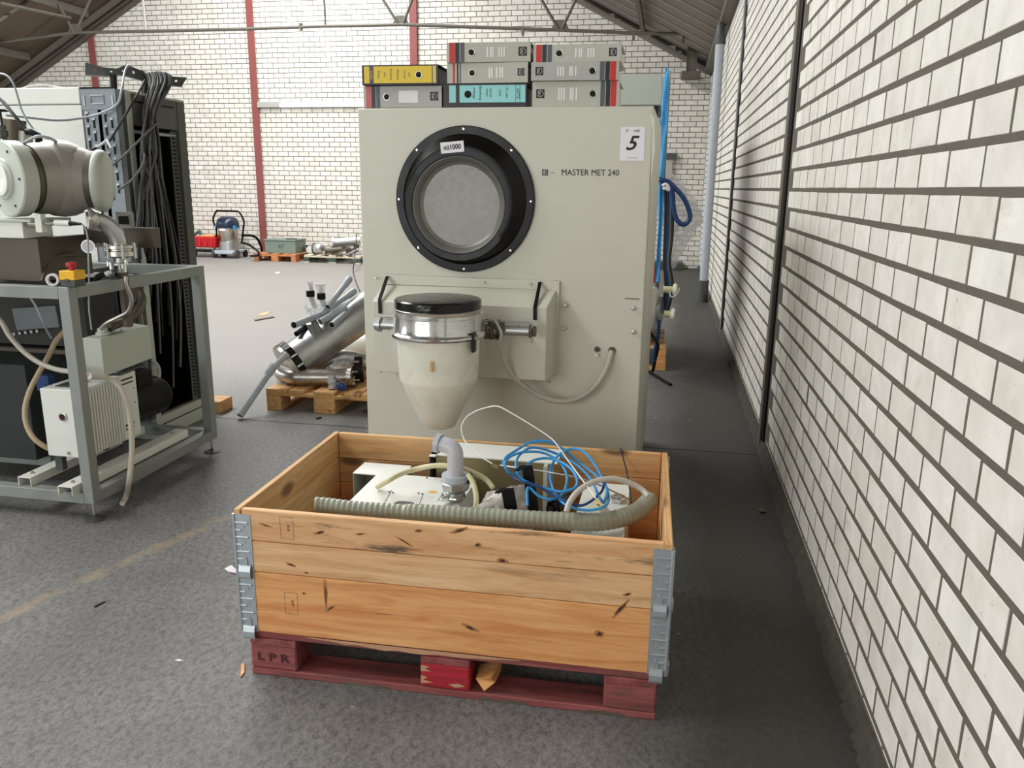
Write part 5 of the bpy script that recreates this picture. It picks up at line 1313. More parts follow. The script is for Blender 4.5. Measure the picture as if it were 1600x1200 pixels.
# perforated bracket lying across the cabinet top
br = thing('perforated_bracket', 'bent perforated dark steel bracket propped on top of the cabinet carrying the cables', 'bracket', aY(180, 134, 4.05))
def bpnt(px, py, Y): return aY(px, py, Y)
segs = [((133, 97), (133, 116), 4.0), ((160, 105), (165, 118), 4.04), ((182, 107), (186, 116), 4.08), ((198, 101), (198, 118), 4.12), ((215, 108), (222, 125), 4.18), ((240, 116), (240, 132), 4.24), ((262, 119), (262, 132), 4.28), ((292, 121), (284, 134), 4.34)]
for i in range(len(segs)-1):
    (t0, b0_, Y0_), (t1, b1_, Y1_) = segs[i], segs[i+1]
    A0, B0, A1, B1 = bpnt(*t0, Y0_), bpnt(*b0_, Y0_), bpnt(*t1, Y1_), bpnt(*b1_, Y1_)
    mb = MB(); D_ = Vector((-.03, .05, 0))
    # web with a gap left open near its middle
    def L4(a, b, t): return a.lerp(b, t)
    for u0, u1, v0, v1 in ((0, 1, 0, .38), (0, 1, .62, 1), (0, .42, .38, .62), (.58, 1, .38, .62)):
        c_ = [L4(L4(A0, B0, v0), L4(A1, B1, v0), u0), L4(L4(A0, B0, v0), L4(A1, B1, v0), u1), L4(L4(A0, B0, v1), L4(A1, B1, v1), u1), L4(L4(A0, B0, v1), L4(A1, B1, v1), u0)]
        mb.prism(c_, (0, .003, 0))
    mb.prism([B0, B1, B1+D_, B0+D_], (0, 0, -.003))
    mb.build('bracket_segment', M['dark_grey'], br, smooth=False)
MB().cyl(aY(177, 117, 4.06), aY(178, 139, 4.06), .018, seg=8).build('prop', M['black'], br)
q = aY(250, 132, 4.26); MB().cyl(q, (q.x, q.y, CZ), .012, seg=8).build('prop', M['black'], br)

# cables hanging over the bracket
rc = random.Random(11)
for k in range(26):
    t = k/25
    x0 = 226 + t*34; Yt = 4.20+t*.07
    col = M['cable_grey'] if k % 3 else M['cable_black']
    xe = 212 + rc.random()*70; ye = 340 + rc.random()*290
    xm_ = 236 + (x0-238)*.55 + rc.uniform(-5, 5)
    Yo = CX1
    top = aY(x0, 113+abs(x0-243)*.15, Yt)
    back = top + Vector((-.05, .03, -.06-.1*rc.random()))
    d0 = top + Vector((.035+rc.uniform(0, .015), -.03, -.05))
    def onx(px, py, off): return aX(px, py, CX1+off)
    o_ = .03 + rc.random()*.05
    pts = [back, top, d0, onx(xm_-2, 175, o_), onx(xm_-4+rc.uniform(-7, 9), 230, o_), onx((xm_+xe)/2-4, 300, o_*.8), onx(xe, (300+ye)/2+20, .012), onx(xe+rc.uniform(-6, 6), ye, -.01-rc.random()*.04)]
    MBp = smooth_path(pts, 5)
    o = MB().tube(MBp, .0045+.003*rc.random(), 7).build('cable', col, None, angle=80)
    ORD = 'first second third fourth fifth sixth seventh eighth ninth tenth eleventh twelfth thirteenth'.split()
    w_o = ('%s dark cable from the left in the bundle over the perforated bracket' % ORD[k]) if k < 13 else ('%s dark cable from the right in the bundle over the perforated bracket' % ORD[25-k])
    tag(o, w_o, 'cable', 'dark cables hung over the bracket')
def thin(label, q, r_, m_, n=6): return cable('cable', label, 'cable', q, r_, m_, n=n)
thin('pale thin cable arching from the left edge down before the cabinet door', [aY(*q_) for q_ in ((-10, 118, 3.4), (0, 115, 3.4), (12, 119, 3.4), (21, 131, 3.4), (28, 152, 3.42), (34, 172, 3.44), (45, 192, 3.45), (58, 207, 3.45), (74, 217, 3.42), (94, 228, 3.40))], .0045, M['pvc'])
thin('long slack grey cable strung across the cabinet door up to the bracket', [aY(*q_) for q_ in ((9, 180, 3.45), (40, 183, 3.55), (90, 188, 3.7), (130, 184, 3.82), (160, 176, 3.85), (183, 163, 3.88), (190, 140, 3.9), (195, 112, 4.05), (201, 102, 4.12), (206, 106, 4.16))], .006, M['pvc'])
thin('black cable slanting from the bracket down across the embossed plates', [aY(*q_) for q_ in ((226, 126, 4.15), (215, 147, 4.0), (197, 178, 3.85), (182, 203, 3.82), (171, 221, 3.80))], .006, M['cable_black'])
thin('black cable running down from the left edge to the black connector', [aY(*q_) for q_ in ((-12, 146, 3.35), (4, 158, 3.33), (22, 180, 3.3), (36, 197, 3.3), (46, 206, 3.3))], .008, M['cable_black'])
thin('grey cable arching over the valve housing', [aY(*q_) for q_ in ((25, 235, 3.1), (35, 226, 3.05), (48, 217, 3.05), (62, 213, 3.06), (78, 216, 3.1), (92, 224, 3.2), (98, 230, 3.3))], .0065, M['pvc'])
thin('grey cable looping from the bundle across the cabinet corner post, upper of two', [aX(245, 192, -2.72), aX(232, 205, -2.70), aX(215, 222, -2.70), aX(195, 242, -2.72), aY(176, 258, 3.84)], .006, M['cable_grey'])
thin('grey cable looping from the bundle across the cabinet corner post, the lower one', [aX(226, 240, -2.72), aX(224, 255, -2.70), aX(214, 272, -2.70), aX(202, 285, -2.72), aY(186, 296, 3.84)], .006, M['cable_grey'])
thin('grey cable curling low inside the open cabinet beside the motor', [aX(237, 562, -2.79), aX(247, 572, -2.77), aX(249, 588, -2.77), aX(243, 602, -2.79)], .009, M['pvc'])
o = MB().tube([aY(146, 233, 3.8), aY(158, 226, 3.79), aY(167, 219, 3.78), aY(174, 232, 3.77)], .007, 8).build('cable_plug', M['paper'], None, angle=50); tag(o, 'white bent plug lying in front of the embossed plates', 'plug')
thin('dark cable ending at the white bent plug above the side cover', [aY(*q_) for q_ in ((118, 237, 3.6), (130, 237, 3.65), (142, 235, 3.75), (150, 231, 3.79))], .006, M['cable_black'])
# timber behind the cabinet
tb = thing('timber_block', 'short brown timber lying on the floor right behind the rack', 'timber', (-3.0, 4.60, 0))
board(tb, 'beam', M['pine_dull'], (-.02, -.02, .0385), .53, .16, .077, 0)

# ================================================================== PALLET WITH PIPES, LEFT OF THE MACHINE
def pallet(name, label, x0, y0, mats, nx=.8, ny=1.2, rz=0, group=None, front_x=True, blocks=3):
    """front edge along X from x0, depth along +Y; deck boards run along Y when front_x"""
    r = thing(name, label, 'pallet', (x0+nx/2, y0+ny/2, 0), rz, group)
    wd, bl, bb = mats
    hx, hy = nx/2, ny/2
    for x in (-hx+.05, 0, hx-.05): board(r, 'bottom_board', bb, (x, 0, .011), ny, .1 if x else .145, .022, PI/2)
    for x in (-hx+.05, 0, hx-.05):
        for y in (-hy+.0725, 0, hy-.0725): board(r, 'block', bl, (x, y, .061), .145, .10 if x else .145, .078, PI/2, bev=.004)
    for y in (-hy+.0725, 0, hy-.0725): board(r, 'cross_board', wd, (0, y, .111), nx, .145, .022)
    for x, w in ((-hx+.0725, .145), (-hx/2+.01, .10), (0, .145), (hx/2-.01, .10), (hx-.0725, .145)): board(r, 'deck_board', wd, (x, 0, .133), ny, w, .022, PI/2)
    return r
sp = pallet('pallet', 'raw pine pallet carrying the steel pipes, standing left behind the machine cabinet', -2.51, 4.655, (M['pine_dull'], M['pine_dull'], M['pine_dull']))
PT = .1445
# thick steel cylinder
A_, B_2 = aY(449, 570, 4.83), aY(600, 468, 5.35)
ax = (B_2-A_).normalized()
r_ = .125
sc1 = thing('steel_cylinder', 'thick satin steel pipe with black clamped flange slanting up from the pallet', 'pipe', A_)
o = MB().lathe([(.05, r_*.94), (.07, r_), ((B_2-A_).length, r_), ((B_2-A_).length+.01, r_*.95)], A_, ax, 36).build('cylinder_body', M['steel_dull'], sc1, angle=50)
MB().lathe([(-.012, r_*.85), (-.010, r_*1.16), (.014, r_*1.2), (.02, r_*1.02)], A_, ax, 32).build('flange', M['steel'], sc1)
MB().lathe([(.020, r_*1.04), (.022, r_*1.12), (.066, r_*1.12), (.068, r_*1.0)], A_, ax, 32).build('black_band', M['black'], sc1)
u = ax.orthogonal().normalized(); w = ax.cross(u)
for k in range(12):
    a = 2*PI*k/12; c = A_ + ax*.02 + (u*math.cos(a)+w*math.sin(a))*r_*1.13
    MB().cyl(c, c+ax*.045, .009, seg=8).build('clamp_claw', M['chrome'], sc1)
c0 = aY(495, 520, 4.93)
MB().cyl(aY(500, 530, 5.0), aY(484, 500, 4.86), .040, seg=18).build('side_port', M['steel_dull'], sc1)
# U-shaped pipe
up_ = smooth_path([aY(*q_) for q_ in ((457, 566, 5.00), (446, 572, 4.95), (441, 583, 4.88), (447, 594, 4.82), (463, 598, 4.78), (490, 596, 4.80), (520, 592, 4.83), (545, 588, 4.86))], 7)
for p in up_: p.z = max(p.z, PT+.058)
us = thing('bent_steel_pipe', 'shiny U-bent steel pipe lying on the raw pine pallet', 'pipe', up_[20])
MB().tube(up_, .055, 22).build('pipe_bend', M['steel'], us, angle=60)
MB().tube([up_[0] + Vector((.058*math.cos(2*PI*k/20), 0.0, .058*math.sin(2*PI*k/20))) for k in range(20)], .008, 6, closed=True).build('pipe_rim', M['steel_dull'], us)
MB().lathe([(0, .058), (.002, .072), (.03, .074), (.034, .06)], up_[-1]+Vector((.0, 0, 0)), (1, .1, 0), 24).build('end_clamp', M['steel'], us)
p2 = [aY(*q_) for q_ in ((492, 580, 5.1), (510, 566, 5.12), (530, 560, 5.15), (552, 562, 5.2), (575, 568, 5.25))]
ub = thing('steel_bend', 'second steel pipe bend half wrapped in film behind the U-bent pipe', 'pipe', p2[2])
MB().tube(smooth_path(p2, 6), .060, 20).build('pipe_bend', M['steel_dull'], ub, angle=60)
tk = thing('cream_tank', 'cream painted cylinder lying behind the steel pipes on the pallet', 'tank', aY(560, 548, 5.4))
a, b = aY(518, 552, 5.45), aY(600, 535, 5.55)
MB().lathe([(0, .02), (.02, .09), (.05, .11), ((b-a).length, .11)], a, (b-a), 30).build('tank_shell', M['tank'], tk, angle=50)
cl = thing('pipe_clamp', 'black banded pipe clamp at the edge of the machine beside the cream tank', 'clamp', aY(562, 577, 4.95))
a, b = aY(555, 577, 4.95), aY(570, 576, 4.97)
MB().lathe([(0, .05), (.001, .085), (.055, .085), (.056, .05)], a, b-a, 26).build('band', M['black'], cl)
for k in range(8):
    q_ = a + Vector((.0, .088*math.cos(k*PI/4), .088*math.sin(k*PI/4))); MB().cyl(q_, q_+(b-a).normalized()*.05, .009, seg=8).build('claw', M['chrome'], cl)
blob_bag('plastic_bag', 'crumpled clear plastic bag between the U-bent pipe and the black clamp', 'bag',
         [aY(512, 604, 4.80), aY(512, 574, 4.84), aY(525, 562, 4.95), aY(550, 560, 4.98), aY(555, 600, 4.84), aY(535, 606, 4.78), aY(540, 575, 5.1), aY(515, 590, 5.05)], M['clear_bag'], .03, 6)
blob_bag('plastic_bag', 'small scrap of clear plastic under the left end of the U-bent pipe', 'bag',
         [aY(430, 604, 4.78), aY(432, 592, 4.8), aY(440, 585, 4.84), aY(447, 602, 4.76), aY(438, 598, 4.9), aY(446, 590, 4.9)], M['clear_bag'], .02, 9)
p = aY(534, 601, 4.72)
bc = thing('blue_plug', 'blue round plug lying at the front edge of the raw pine pallet', 'plug', (p.x, p.y, PT))
MB().lathe([(0, .024), (.002, .027), (.03, .027), (.032, .021), (.055, .021), (.056, .010)], (p.x-.02, p.y, PT+.028), (.85, -.5, 0), 20).build('plug_body', M['blue_dark'], bc)
p = aY(519, 596, 4.74)
wc = thing('pipe_coupling', 'small pale ribbed coupling standing beside the blue plug', 'fitting', (p.x, p.y, PT))
MB().lathe([(0, .026), (.02, .028), (.022, .022), (.035, .022), (.037, .028), (.06, .028), (.062, .020), (.085, .020), (.086, .01)], (p.x, p.y, PT+.001), (-.15, .2, 1), 20).build('coupling_body', M['pvc_light'], wc)

def pvc(label, a, b, r, sock=None, name='plastic_pipe', cat='pipe'):
    c = thing(name, label, cat, (a+b)/2, 0, 'grey plastic pipes piled on the steel cylinder')
    d_ = (b-a).normalized()
    if sock == 'b':
        MB().pipe(a, b-d_*.06, r, r*.86, 20).build('pipe_wall', M['pvc'], c, angle=50)
        MB().lathe([(0, r), (.012, r*1.22), (.075, r*1.22), (.085, r*1.12)], b-d_*.07, d_, 20).build('socket', M['pvc'], c)
    elif sock == 'a':
        MB().pipe(a+d_*.06, b, r, r*.86, 20).build('pipe_wall', M['pvc'], c, angle=50)
        MB().pipe(a, a+d_*.08, r*1.22, r*.95, 20).build('socket', M['pvc'], c)
    else: MB().pipe(a, b, r, r*.86, 20).build('pipe_wall', M['pvc'], c, angle=50)
    MB().cyl(a+d_*.01, a+d_*.012, r*.86, seg=16).build('bore', M['hole'], c)
    return c
pvc('long grey plastic pipe with its dark open end pointing left above the steel cylinder', aY(459, 508, 4.62), aY(574, 463, 5.7), .0215)
pvc('grey plastic pipe with a socket at its raised end, top of the pile', aY(512, 480, 4.95), aY(545, 437, 5.2), .020, 'b')
pvc('grey socketed plastic pipe just below the topmost one', aY(500, 492, 4.95), aY(552, 456, 5.25), .020, 'b')
pvc('short grey plastic pipe without visible opening in the middle of the pile', aY(500, 503, 4.88), aY(540, 480, 5.05), .022)
pvc('short grey plastic pipe with its dark open end near the machine', aY(518, 508, 4.68), aY(551, 480, 5.22), .0195, 'b')
lp_a, lp_b = fl(375, 655), aY(420, 583, 4.66)
lp_a.z += .022
c_ = thing('plastic_pipe', 'grey plastic pipe leaning from the floor up against the raw pine pallet', 'pipe', (lp_a+lp_b)/2)
MB().pipe(lp_a, lp_b, .0225, .019, 20).build('pipe_wall', M['pvc'], c_, angle=50)
MB().cyl(lp_a+(lp_b-lp_a).normalized()*.008, lp_a+(lp_b-lp_a).normalized()*.01, .019, seg=16).build('bore', M['hole'], c_)
MB().lathe([(0, .0225), (.012, .028), (.085, .028), (.090, .024)], lp_b-(lp_b-lp_a).normalized()*.02, lp_b-lp_a, 20).build('socket', M['pvc'], c_)
MB().cyl(aY(428, 574, 4.69), aY(450, 552, 4.74), .020, seg=18).build('inner_pipe', M['pvc_light'], c_)
# glass valves
for lab, pts, clampi in (('upright glass tap with black clamp, the left one above the steel pipes', ((484, 440), (486, 452), (487, 466), (492, 480)), 459), ('upright glass tap with wide mouth and black clamp, right of its twin', ((501, 443), (502, 455), (503, 466), (507, 478)), 463)):
    r = thing('glass_tap', lab, 'tap', aY(pts[-1][0], pts[-1][1], 5.0), 0, 'glass taps on the pipe pile')
    P = [aY(a, b, 5.0) for a, b in pts]
    wide = 'wide' in lab
    MB().tube(smooth_path(P, 4), .022, 14, rf=lambda i: (.040 if wide else .020)*(1-.4*min(1, i/4)) if i < 5 else .020).build('glass_body', M['clear_bag'], r, angle=60)
    MB().tube(smooth_path([p+Vector((0, .004, -.01)) for p in P], 4), .012, 10).build('inner_stem', M['paint_light'], r, angle=60)
    c = aY(P and (485 if not wide else 502), clampi, 4.995)
    MB().cyl(c-Vector((0, 0, .02)), c+Vector((0, 0, .022)), .028, seg=16).build('black_clamp', M['black'], r, bevel=.003)
blob_bag('plastic_bag', 'small crumpled clear plastic around the feet of the glass taps', 'bag',
         [aY(474, 478, 4.98), aY(480, 492, 4.96), aY(498, 492, 4.96), aY(512, 484, 5.0), aY(508, 474, 5.05), aY(490, 476, 5.05), aY(485, 486, 5.1)], M['clear_bag'], .03, 12)
a, b = aY(463, 522, 4.85), aY(476, 512, 4.95)
o = MB().cyl(a, b, .018, seg=10).cyl(b, b+(b-a)*.6, .026, seg=10).build('black_connector', M['black'], None); tag(o, 'black connector lying under the long grey pipe on the cylinder', 'connector')

# ================================================================== BACKGROUND BY THE FAR WALL
op = pallet('pallet', 'small orange-toned pallet by the far wall below the left red column', -7.74, 14.22, (M['orange_wood'], M['orange_wood'], M['orange_wood']), .86, .95)
gp = pallet('pallet', 'bleached pallet with green blocks by the far wall, heaped with scrap', -6.70, 14.20, (M['white_wood'], M['green_wood'], M['white_wood']), 1.12, .85)
a, b = aY(414, 394, 14.35), aY(461, 377, 14.35)
gb = thing('metal_case', 'grey-green hammered metal case with lid lying on the orange-toned pallet', 'case', ((a.x+b.x)/2, 14.6, .1445))
MB().box(a.x, b.x, 14.36, 14.8, .1447, .145+.23).build('case_body', M['green_metal'], gb, bevel=.006)
MB().box(a.x-.015, b.x+.015, 14.345, 14.815, .378, .408).build('case_lid', M['green_metal'], gb, bevel=.004)
MB().box(b.x-.2, b.x-.0, 14.38, 14.44, .408, .43).build('lid_clasp', M['bronze_dark'], gb)
text('47', .13, ((a.x+b.x)/2+.02, 14.357, .27), (PI/2, 0, 0), M['dark_grey'], gb)
rs_ = random.Random(5)
def lump(name, label, cat, px, py, Y, kind, s_, m_, zb=.1445, grp=None, rz=0.0):
    p = aY(px, py, Y); p.z = zb
    r = thing(name, label, cat, p, rz, grp); L = wmat(r)
    if kind == 'pipe':
        mb = MB().at(L).pipe((-s_, 0, s_*.45), (s_, 0, s_*.62), s_*.34, s_*.26, 16); mb.build('pipe_wall', m_, r)
        MB().at(L).lathe([(0, s_*.34), (0, s_*.5), (s_*.14, s_*.5), (s_*.14, s_*.34)], (-s_, 0, s_*.46), (1, 0, .08), 16).build('flange', m_, r)
    elif kind == 'elbow':
        pts = smooth_path([(-s_, 0, s_*.4), (-.2*s_, 0, s_*.42), (.45*s_, .1*s_, s_*.6), (.6*s_, .2*s_, s_*1.3)], 5)
        MB().at(L).tube(pts, s_*.32, 14).build('elbow', m_, r, angle=60)
        MB().at(L).lathe([(0, s_*.32), (0, s_*.46), (s_*.12, s_*.46), (s_*.12, s_*.3)], pts[0], (1, 0, 0), 16).build('flange', m_, r)
    elif kind == 'dome':
        MB().at(L).lathe([(0, s_*.55), (s_*.5, s_*.6), (s_*.85, s_*.5), (s_*1.1, s_*.25), (s_*1.15, .001)], (-.3*s_, 0, s_*.6), (1, 0, .1), 20).build('dome_body', m_, r, angle=50)
        MB().at(L).lathe([(0, s_*.4), (0, s_*.62), (s_*.12, s_*.62), (s_*.12, s_*.4)], (-.42*s_, 0, s_*.62), (1, 0, 0), 20).build('ring', M['bronze_dark'], r)
    elif kind == 'bracket':
        MB().at(L).box(-s_, s_, -.02, .02, 0, s_*.12).build('bar', m_, r)
        MB().at(L).prism([(-s_*.8, 0, s_*.12), (-s_*.5, 0, s_*.12), (s_*.9, 0, s_*.75), (s_*.6, 0, s_*.8)], (0, .05, 0)).build('brace_plate', m_, r)
    return r
G = 'scrap parts on the green-blocked pallet'
lump('scrap_fitting', 'rounded metal dome with dark ring, leftmost scrap on the green-blocked pallet', 'scrap part', 496, 398, 14.4, 'dome', .17, M['steel_dull'], grp=G)
lump('scrap_fitting', 'dark pipe stub beside the metal dome on the green-blocked pallet', 'scrap part', 521, 398, 14.35, 'pipe', .16, M['bronze_dark'], grp=G, rz=.5)
lump('scrap_fitting', 'pale elbow in the middle of the scrap pile by the far wall', 'scrap part', 532, 398, 14.7, 'elbow', .17, M['steel'], grp=G, rz=-.3)
lump('scrap_fitting', 'long thin pipe lying highest on the scrap pile by the far wall', 'scrap part', 542, 396, 14.6, 'pipe', .26, M['steel_dull'], zb=.24, grp=G, rz=.35)
lump('scrap_fitting', 'flat rusty bracket at the front of the scrap pile', 'scrap part', 534, 400, 14.25, 'bracket', .2, M['bronze_dark'], grp=G)
lump('scrap_fitting', 'pale bracket nearest the machine on the scrap pile', 'scrap part', 551, 399, 14.3, 'bracket', .17, M['pvc_light'], grp=G, rz=.4)
lump('scrap_fitting', 'brown elbow nearest the machine on the scrap pile', 'scrap part', 554, 398, 14.6, 'elbow', .16, M['bronze_dark'], grp=G, rz=1.2)
lump('scrap_fitting', 'short steel pipe lying behind the grey-green case', 'scrap part', 473, 392, 14.75, 'pipe', .16, M['steel'], grp=G, rz=-.5)
lump('scrap_fitting', 'upright white fitting behind the two far pallets', 'scrap part', 482, 392, 14.8, 'elbow', .15, M['paint_light'], zb=.1445, grp=G, rz=2.2)
o = board(op, 'loose_board', M['white_wood'], (.62, .1, .148), .5, .2, .02)
# wet vacuum cleaner
v0, v1 = aY(340, 400, 14.75), aY(379, 400, 14.75)
vx = (v0.x+v1.x)/2; vy = 14.75; vw = (v1.x-v0.x)/2
wv = thing('wet_vacuum', 'steel wet vacuum cleaner with dark blue head and black tube handle by the far wall', 'vacuum cleaner', (vx, vy, 0))
def vz(py): return aY(360, py, vy).z
MB().lathe([(0, vw*.60), (.02, vw*.66), (vz(357)-vz(378), vw*.66), (vz(356)-vz(378), vw*.70)], (vx, vy, vz(378)), (0, 0, 1), 30).build('tank', M['steel'], wv, angle=40)
MB().lathe([(0, vw*.72), (.03, vw*.80), (.10, vw*.80), (.17, vw*.70), (.215, vw*.45), (.225, .01)], (vx, vy, vz(356)), (0, 0, 1), 30).build('motor_head', plain('navy_plastic', rgb(34, 46, 66), .25), wv, angle=50)
for s_ in (-1, 1): MB().box(vx+s_*vw*.72-.012, vx+s_*vw*.72+.012, vy-.14, vy+.1, vz(357.5), vz(352)).build('cyan_trim', M['blue'], wv, bevel=.008)
MB().box(vx-.06, vx+.06, vy-vw*.80-.005, vy-vw*.66, vz(360), vz(356.5)).build('badge', M['paper'], wv)
MB().box(vx-vw*.85, vx+vw*.85, vy-.2, vy+.25, .10, .15).box(vx-vw*.7, vx+vw*.7, vy-.24, vy-.2, .08, .13).build('chassis', M['pvc'], wv, bevel=.01)['kind'] = 'stuff'
MB().cyl((vx, vy, .14), (vx, vy, vz(377)), vw*.70, seg=26).build('lower_ring', M['steel_dull'], wv)
for s_ in (-1, 1):
    MB().cyl((vx+s_*vw*.80, vy-.15, .085), (vx+s_*vw*.98, vy-.15, .085), .085, seg=20).build('wheel', M['dark_grey'], wv, bevel=.01)
    MB().cyl((vx+s_*vw*.75, vy+.2, .07), (vx+s_*vw*.9, vy+.2, .07), .07, seg=20).build('wheel', M['black'], wv)
h = [aY(*q_) for q_ in ((338, 378, 14.7), (338, 358, 14.65), (333, 344, 14.6), (338, 330, 14.58), (344, 329.5, 14.58), (368, 330, 14.58), (374, 332, 14.58), (381, 345, 14.6), (380, 360, 14.65), (378, 378, 14.7))]
MB().tube(smooth_path(h, 4), .018, 10).build('push_handle', M['black'], wv, angle=60)
hh = [aY(*q_) for q_ in ((377, 368, 14.7), (392, 368, 14.8), (402, 373, 14.9), (408, 385, 15.0), (409, 396, 15.02))]
MB().tube(smooth_path(hh, 5), .026, 10).build('suction_tube', M['black'], wv, angle=60)
hh = [aY(*q_) for q_ in ((377, 379, 14.65), (388, 382, 14.5), (397, 388, 14.4), (404, 394, 14.12), (403, 399, 14.08), (392, 400, 14.2)) ]
for p in hh: p.z = max(p.z, .025)
MB().tube(smooth_path(hh, 5), .022, 10).build('suction_tube', M['black'], wv, angle=60)
# red tray trolley
t0, t1 = aY(302, 386, 14.6), aY(338, 371, 14.6)
rt = thing('tray_trolley', 'bright red tray on a low black trolley left of the wet vacuum', 'trolley', ((t0.x+t1.x)/2, 14.75, 0))
zt0, zt1 = t0.z, t1.z
MB().hexa([(t0.x-.22, 14.62, zt0), (t1.x-.05, 14.62, zt0), (t1.x-.05, 14.98, zt0), (t0.x-.22, 14.98, zt0), (t0.x-.28, 14.56, zt1), (t1.x, 14.56, zt1), (t1.x, 15.04, zt1), (t0.x-.28, 15.04, zt1)]).build('red_tray', M['red_bright'], rt, bevel=.008)
for k in range(4): MB().box(t0.x+k*.13+.02, t0.x+k*.13+.04, 14.568, 14.60, zt0+.03, zt1-.02).build('tray_rib', M['red_bright'], rt)
MB().box(t0.x-.22, t1.x-.05, 14.62, 14.98, .10, .14).build('trolley_deck', M['black'], rt)
for x in (t0.x-.18, t1.x-.09):
    for y in (14.66, 14.94): MB().box(x-.012, x+.012, y-.012, y+.012, .13, zt0+.002).build('stay', M['black'], rt); MB().cyl((x-.02, y, .05), (x+.02, y, .05), .05, seg=16).build('wheel', M['dark_grey'], rt)
p = aY(328, 369, 14.75); o = MB().box(p.x-.14, p.x+.14, 14.64, 14.9, zt1+.0008, zt1+.045).build('yellow_bundle', plain('pale_orange_cloth', rgb(226, 170, 110), .7), None, bevel=.015); tag(o, 'folded pale orange cloth on the right of the red tray', 'cloth')
p = aY(313, 367, 14.75); o = MB().tube(smooth_path([(p.x-.12, 14.72, zt1+.03), (p.x-.04, 14.8, zt1+.10), (p.x+.04, 14.7, zt1+.05), (p.x+.1, 14.78, zt1+.03)], 5), .028, 10).build('garden_glove', M['green_wood'], None, angle=60); tag(o, 'small dark green bundle lying on the left of the red tray', 'bundle')
# thin wire dropping behind the machine's left edge
cable('thin_wire', 'thin dark wire dropping to the floor just left of the machine cabinet', 'wire', [aY(557, 365, 14.1), aY(556, 385, 14.0), aY(553, 410, 13.0), fl(552, 425, .01), fl(556, 440, .008), fl(562, 455, .008)], .009, M['cable_black'])

# ================================================================== RIGHT: SECOND MACHINE BEHIND THE FIRST
q = 6.42
sm2 = thing('wrapped_machine', 'second machine behind the first, pale top box, dark body, partly hidden', 'machine', (-.6, 7.2, 0))
t0, t1 = aY(972, 165, q), aY(1036, 115, q)
MB().box(t0.x-.6, t1.x, q, q+1.2, t0.z, t1.z).build('top_box', M['paint_cab'], sm2, bevel=.008)
MB().box(t0.x-.6, t1.x-.02, q+.05, q+1.2, .21, t0.z-.001).build('dark_body', plain('dark_blue_body', rgb(20, 24, 44), .5), sm2)
a = aY(1024, 184, q-.1)
MB().box(a.x-.35, a.x+.035, q-.10, q-.02, .60, a.z).build('front_plate', M['paint_cab'], sm2, bevel=.003)
a, b = aY(1047, 112, q+.3), aY(1040, 430, q+.3)
MB().box(a.x-.022, a.x+.008, q+.26, q+.32, .21, a.z).build('corner_profile', M['bronze'], sm2, bevel=.002)
p2_ = thing('pallet', 'raw wooden pallet half hidden under the second machine behind the first', 'pallet', (-.55, q+.4, 0))
for x in (-.9, -.45): board(p2_, 'block', M['pine_dull'], (x+.5, 0, .09), .10, .145, .10)
o = board(p2_, 'block', M['pine_orange'], (.545, -.30, .10), .10, .145, .155, bev=.004)
board(p2_, 'bottom_board', M['pine_dull'], (0, -.3, .011), 1.19, .145, .022); board(p2_, 'cross_board', M['pine_dull'], (0, -.3, .189), 1.19, .145, .022)
for y in (-.1, .15, .4): board(p2_, 'deck_board', M['pine_dull'], (0, y, .189), 1.15, .145, .022)
# blue protective film hanging at its corner
def sheet(name, label, cat, left, right, Y, m_, th=.004, amp=.012, seed=0):
    n_ = 26; vs = []; fs = []; cols = 5
    def ip(L, t):
        k = t*(len(L)-1); i = min(int(k), len(L)-2); f = k-i
        return (L[i][0]*(1-f)+L[i+1][0]*f, L[i][1]*(1-f)+L[i+1][1]*f)
    for side in (0, 1):
        for i in range(n_+1):
            l_, r2 = ip(left, i/n_), ip(right, i/n_)
            for c in range(cols+1):
                f = c/cols; px, py = l_[0]*(1-f)+r2[0]*f, l_[1]*(1-f)+r2[1]*f
                p = aY(px, py, Y)
                d = amp*noise.noise((p.x*20+seed, p.z*5, seed)) + amp*.8*math.sin(f*7+i*.5)
                vs.append((p.x, p.y + d + side*th, p.z))
    C = cols+1; N = (n_+1)*C
    for i in range(n_):
        for c in range(cols):
            a = i*C+c; fs.append((a, a+1, a+C+1, a+C)); fs.append((N+a, N+a+C, N+a+C+1, N+a+1))
    for i in range(n_):
        a = i*C; fs.append((a, a+C, N+a+C, N+a)); a = i*C+cols; fs.append((a, N+a, N+a+C, a+C))
    for c in range(cols):
        fs.append((c, N+c, N+c+1, c+1)); a = n_*C+c; fs.append((a, a+1, N+a+1, N+a))
    o = MB().add(vs, fs).build(name, m_, None, angle=40); tag(o, label, cat); return o
sheet('blue_film', 'strip of bright blue protective film hanging at the corner of the second machine', 'film',
      [(1041, 104), (1036, 130), (1033, 180), (1029, 215), (1026, 280), (1029, 340), (1026, 400), (1024, 440)], [(1045, 106), (1045, 135), (1043, 190), (1040, 225), (1037, 290), (1035, 340), (1032, 400), (1031, 440)], q-.16, M['blue_film'], amp=.012, seed=2)
